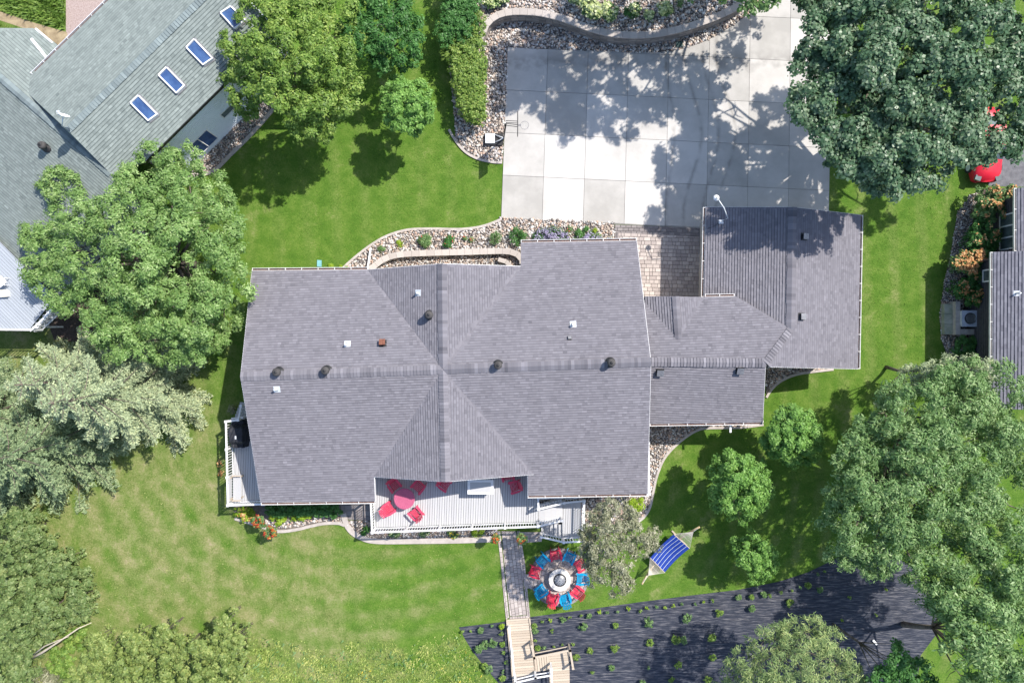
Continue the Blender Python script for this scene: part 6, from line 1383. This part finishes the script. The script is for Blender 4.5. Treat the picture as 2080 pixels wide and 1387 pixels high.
# shrubbery in the bottom left corner
big = [
 ('thicket_shrub', 'dense dull green thicket shrub at the left edge under the spruces', [(25, 1085, 50), (60, 1075, 42), (10, 1130, 45), (75, 1110, 45), (45, 1050, 30)], 2.4, L_thick),
 ('thicket_shrub', 'wide thicket shrub reaching toward the dry lawn on the left', [(110, 1150, 45), (150, 1180, 40), (100, 1190, 45), (65, 1160, 45), (170, 1215, 30), (140, 1135, 26)], 2.2, L_thick),
 ('thicket_shrub', 'thicket shrub at the left edge halfway down the corner', [(20, 1200, 50), (60, 1215, 45), (15, 1250, 45), (50, 1260, 40), (95, 1235, 38)], 2.6, L_thick),
 ('thicket_shrub', 'thicket shrub just above the dead branch in the corner', [(140, 1240, 32), (110, 1265, 30), (75, 1290, 34), (170, 1245, 22), (30, 1310, 38)], 1.8, L_thick),
 ('thicket_shrub', 'dull green shrub in the very bottom left corner', [(20, 1350, 42), (60, 1330, 26), (10, 1395, 40), (50, 1370, 26)], 1.8, L_thick),
 ('low_shrub', 'bright fresh green ground shrub inside the bent dead branch', [(130, 1325, 30), (150, 1300, 24), (115, 1350, 22), (165, 1285, 14), (135, 1355, 20)], .6, L_yel),
 ('broadleaf_shrub', 'leafy yellow-green shrub right of the bright ground shrub', [(200, 1330, 34), (180, 1370, 36), (225, 1360, 34), (205, 1295, 24), (160, 1395, 30), (225, 1310, 20)], 2.2, L_sun),
 ('broadleaf_shrub', 'leafy yellow-green shrub second in the bottom row', [(280, 1290, 24), (270, 1335, 38), (305, 1370, 40), (260, 1385, 36), (300, 1310, 26)], 2.4, L_sun),
 ('broadleaf_shrub', 'tall leafy shrub third in the bottom row with a pointed top', [(345, 1275, 20), (350, 1310, 34), (365, 1350, 42), (340, 1390, 38), (380, 1310, 24)], 2.8, L_sun),
 ('broadleaf_shrub', 'rightmost leafy shrub of the bottom row casting a shadow on the lawn', [(465, 1255, 18), (455, 1290, 32), (430, 1325, 40), (475, 1330, 34), (425, 1375, 42), (480, 1375, 34), (490, 1290, 20), (415, 1300, 22)], 3.0, L_sun),
]
for n, l, L, z, m in big: shrub(n, l, 'shrub', None, L, z, m, leaf=.15, clump=.26, gap=.95)
db = empty('dead_branch', q(130, 1300), 'pale dead forked branch lying in the bottom left shrubs', 'fallen branch')
MB().tube([q(55, 1340, .8), q(85, 1325, 1.5), q(120, 1302, 2.2), (q(160, 1275, 2.3)), q(186, 1264, 2.2)], [.08, .07, .05, .035, .015], 7).obj('branch', M_palebark, db, True)
MB().tube([q(60, 1335, 1.0), q(90, 1312, 1.8), q(118, 1300, 2.2), q(140, 1292, 2.3)], [.05, .04, .03, .01], 6).obj('branch_fork', M_palebark, db, True)

# wild grass at the bottom
mead = pxs([(430, 1268), (520, 1292), (640, 1302), (760, 1298), (860, 1286), (928, 1277), (942, 1298), (958, 1324), (988, 1362), (1018, 1397), (1050, 1440), (430, 1440)])
tufts('meadow_grass', [mead], 'uncut yellowish meadow grass at the bottom edge', 5, 380, .09, L_grass, fringe=1.1, wid=.03, patch=.5)
tufts('meadow_weeds', [mead], 'broad green weeds mixed into the meadow grass', 6, 22, .16, L_mid, wid=.06, fringe=.9)
fv = tufts('meadow_flowers', [pxs([(900, 1320), (950, 1320), (1000, 1390), (880, 1400)]), pxs([(640, 1370), (760, 1350), (760, 1400), (640, 1400)])], 'yellow wildflowers in the rough grass by the black fabric', 7, 5, .12, L_flower_y, cat='wildflowers', wid=.035)
tufts('dry_weeds', [pxs([(60, 1360), (120, 1350), (140, 1400), (60, 1410)])], 'brown dried weeds at the bottom left', 8, 200, .3, L_birch)
tufts('yard_weeds', [pxs([(-20, -40), (130, -40), (134, 60), (60, 40), (0, 22), (-20, 20)]), pxs([(-20, 44), (50, 66), (60, 80), (-20, 60)])], 'rough weeds in the top left yard', 9, 300, .22, L_yel)
# short grass leaves give the mown lawn its nap
lawn_zone = pxs([(-40, 960), (300, 880), (430, 780), (440, 1050), (700, 1070), (1020, 1105), (1028, 1262), (930, 1272), (520, 1292), (240, 1262), (40, 1060)])
front_zone = pxs([(430, 360), (560, 210), (700, 60), (880, 60), (910, 280), (970, 330), (1018, 335), (1016, 444), (960, 460), (830, 463), (700, 540), (515, 545), (440, 700)])
side_zone = pxs([(1690, 340), (1900, 360), (1940, 420), (1915, 600), (1925, 740), (1740, 1105), (1500, 1195), (1080, 1250), (1076, 1110), (1300, 1060), (1335, 970), (1400, 890), (1550, 870), (1560, 810), (1600, 770), (1750, 755), (1750, 440), (1690, 430)])
M_blade_lush = leaf_mat('lawn_blade', (.07, .14, .015), (.115, .20, .03), (.20, .29, .07), trans=.25); M_blade_dry = leaf_mat('dry_lawn_blade', (.12, .18, .035), (.24, .28, .075), (.40, .38, .17), trans=.2)
tufts('lawn_blades', [front_zone, side_zone], 'mown lush green grass blades of the watered lawn', 10, 40, .03, M_blade_lush, wid=.03)
tufts('lawn_blades', [lawn_zone], 'mown drier grass blades of the back lawn', 11, 50, .03, M_blade_dry, wid=.03)

# seedlings on the weed fabric
def seedling(px, py, r, label, m):
    p = q(px, py, .15); R_ = r * PXM * .82; e = empty('seedling', (p.x, p.y, 0), label, 'seedling', 'young plants in the black weed fabric')
    v, t = crown_leaves([(p.x, p.y, .16 + R_ * .3, R_)], .13, .5, .42, max(.09, R_ * .4), .6, gap=.55)
    link('leaves', np_mesh('leaves', v, 4, t, m), e)
    MB().tube([(p.x, p.y, 0), (p.x + .02, p.y, .25)], [.012, .006], 4).obj('stem', M_bark, e)
ORD = ['first', 'second', 'third', 'fourth', 'fifth', 'sixth', 'seventh', 'eighth', 'ninth', 'tenth', 'eleventh', 'twelfth', 'thirteenth', 'fourteenth', 'fifteenth', 'sixteenth', 'seventeenth', 'eighteenth', 'nineteenth', 'twentieth', 'twenty-first', 'twenty-second', 'twenty-third', 'twenty-fourth', 'twenty-fifth']
rows = [
 ('seedling in the row left of the ramp, counted from its top', [(1021, 1270), (1020, 1288), (1021, 1306), (1025, 1326), (1026, 1345), (1023, 1362), (1023, 1375)], 7),
 ('seedling right of the ramp, counted downward along its side', [(1087, 1270), (1087, 1278), (1089, 1297), (1095, 1314)], 6),
 ('seedling of the top edge row left of the ramp, from the left', [(940, 1283), (956, 1280), (976, 1276), (999, 1272)], 6),
 ('seedling of the fabric top edge row, counted from the ramp rightward', [(1102, 1263), (1120, 1260), (1143, 1254), (1159, 1252), (1179, 1250), (1199, 1250), (1216, 1245), (1234, 1243), (1257, 1241), (1278, 1238), (1298, 1239), (1313, 1235), (1335, 1233), (1349, 1232), (1370, 1231), (1388, 1227), (1408, 1225), (1428, 1220), (1449, 1220), (1500, 1212), (1524, 1213), (1549, 1208), (1565, 1206), (1586, 1202), (1607, 1198)], 5.5),
 ('seedling of the short row above the wooden landing, from the left', [(1108, 1312), (1125, 1311), (1141, 1308), (1161, 1309)], 6),
 ('bigger plant in the upper scattered line, from the ramp rightward', [(1123, 1281), (1182, 1273), (1248, 1267), (1319, 1263), (1392, 1256), (1458, 1243), (1524, 1233), (1602, 1222), (1662, 1194)], 11),
 ('plant in the middle scattered line, from the landing rightward', [(1198, 1321), (1247, 1315), (1319, 1305), (1374, 1298), (1388, 1298), (1445, 1294)], 9),
 ('plant in the lower scattered line, from the landing rightward', [(1172, 1330), (1200, 1362), (1243, 1355), (1317, 1352), (1374, 1348), (1445, 1332), (1365, 1377), (1436, 1377), (1305, 1384)], 9),
 ('plant in the patch left of the ramp, from the left', [(972, 1315), (985, 1306), (1000, 1304), (986, 1353), (995, 1356)], 10),
 ('small plant in the shaded fabric under the giant tree, from the left', [(1660, 1168), (1672, 1157), (1643, 1186), (1625, 1193), (1725, 1212), (1776, 1250), (1797, 1196), (1711, 1260)], 7)]
for lab, pts, r in rows:
    for i, (x, y) in enumerate(pts):
        seedling(x + random.uniform(-3, 3), y + random.uniform(-2.5, 2.5), r * random.uniform(.5, 1.3), ORD[i] + ' ' + lab, random.choice([L_yel, L_mid, L_lime]) if r < 8 else random.choice([L_mid, L_yel]))
pl = empty('marker_post', q(1777, 1303), 'short white marker lying on the shaded fabric at bottom right', 'marker'); MB().bar(q(1773, 1299, .1), q(1781, 1308, .1), .12, .06).obj('post', M_trim, pl)
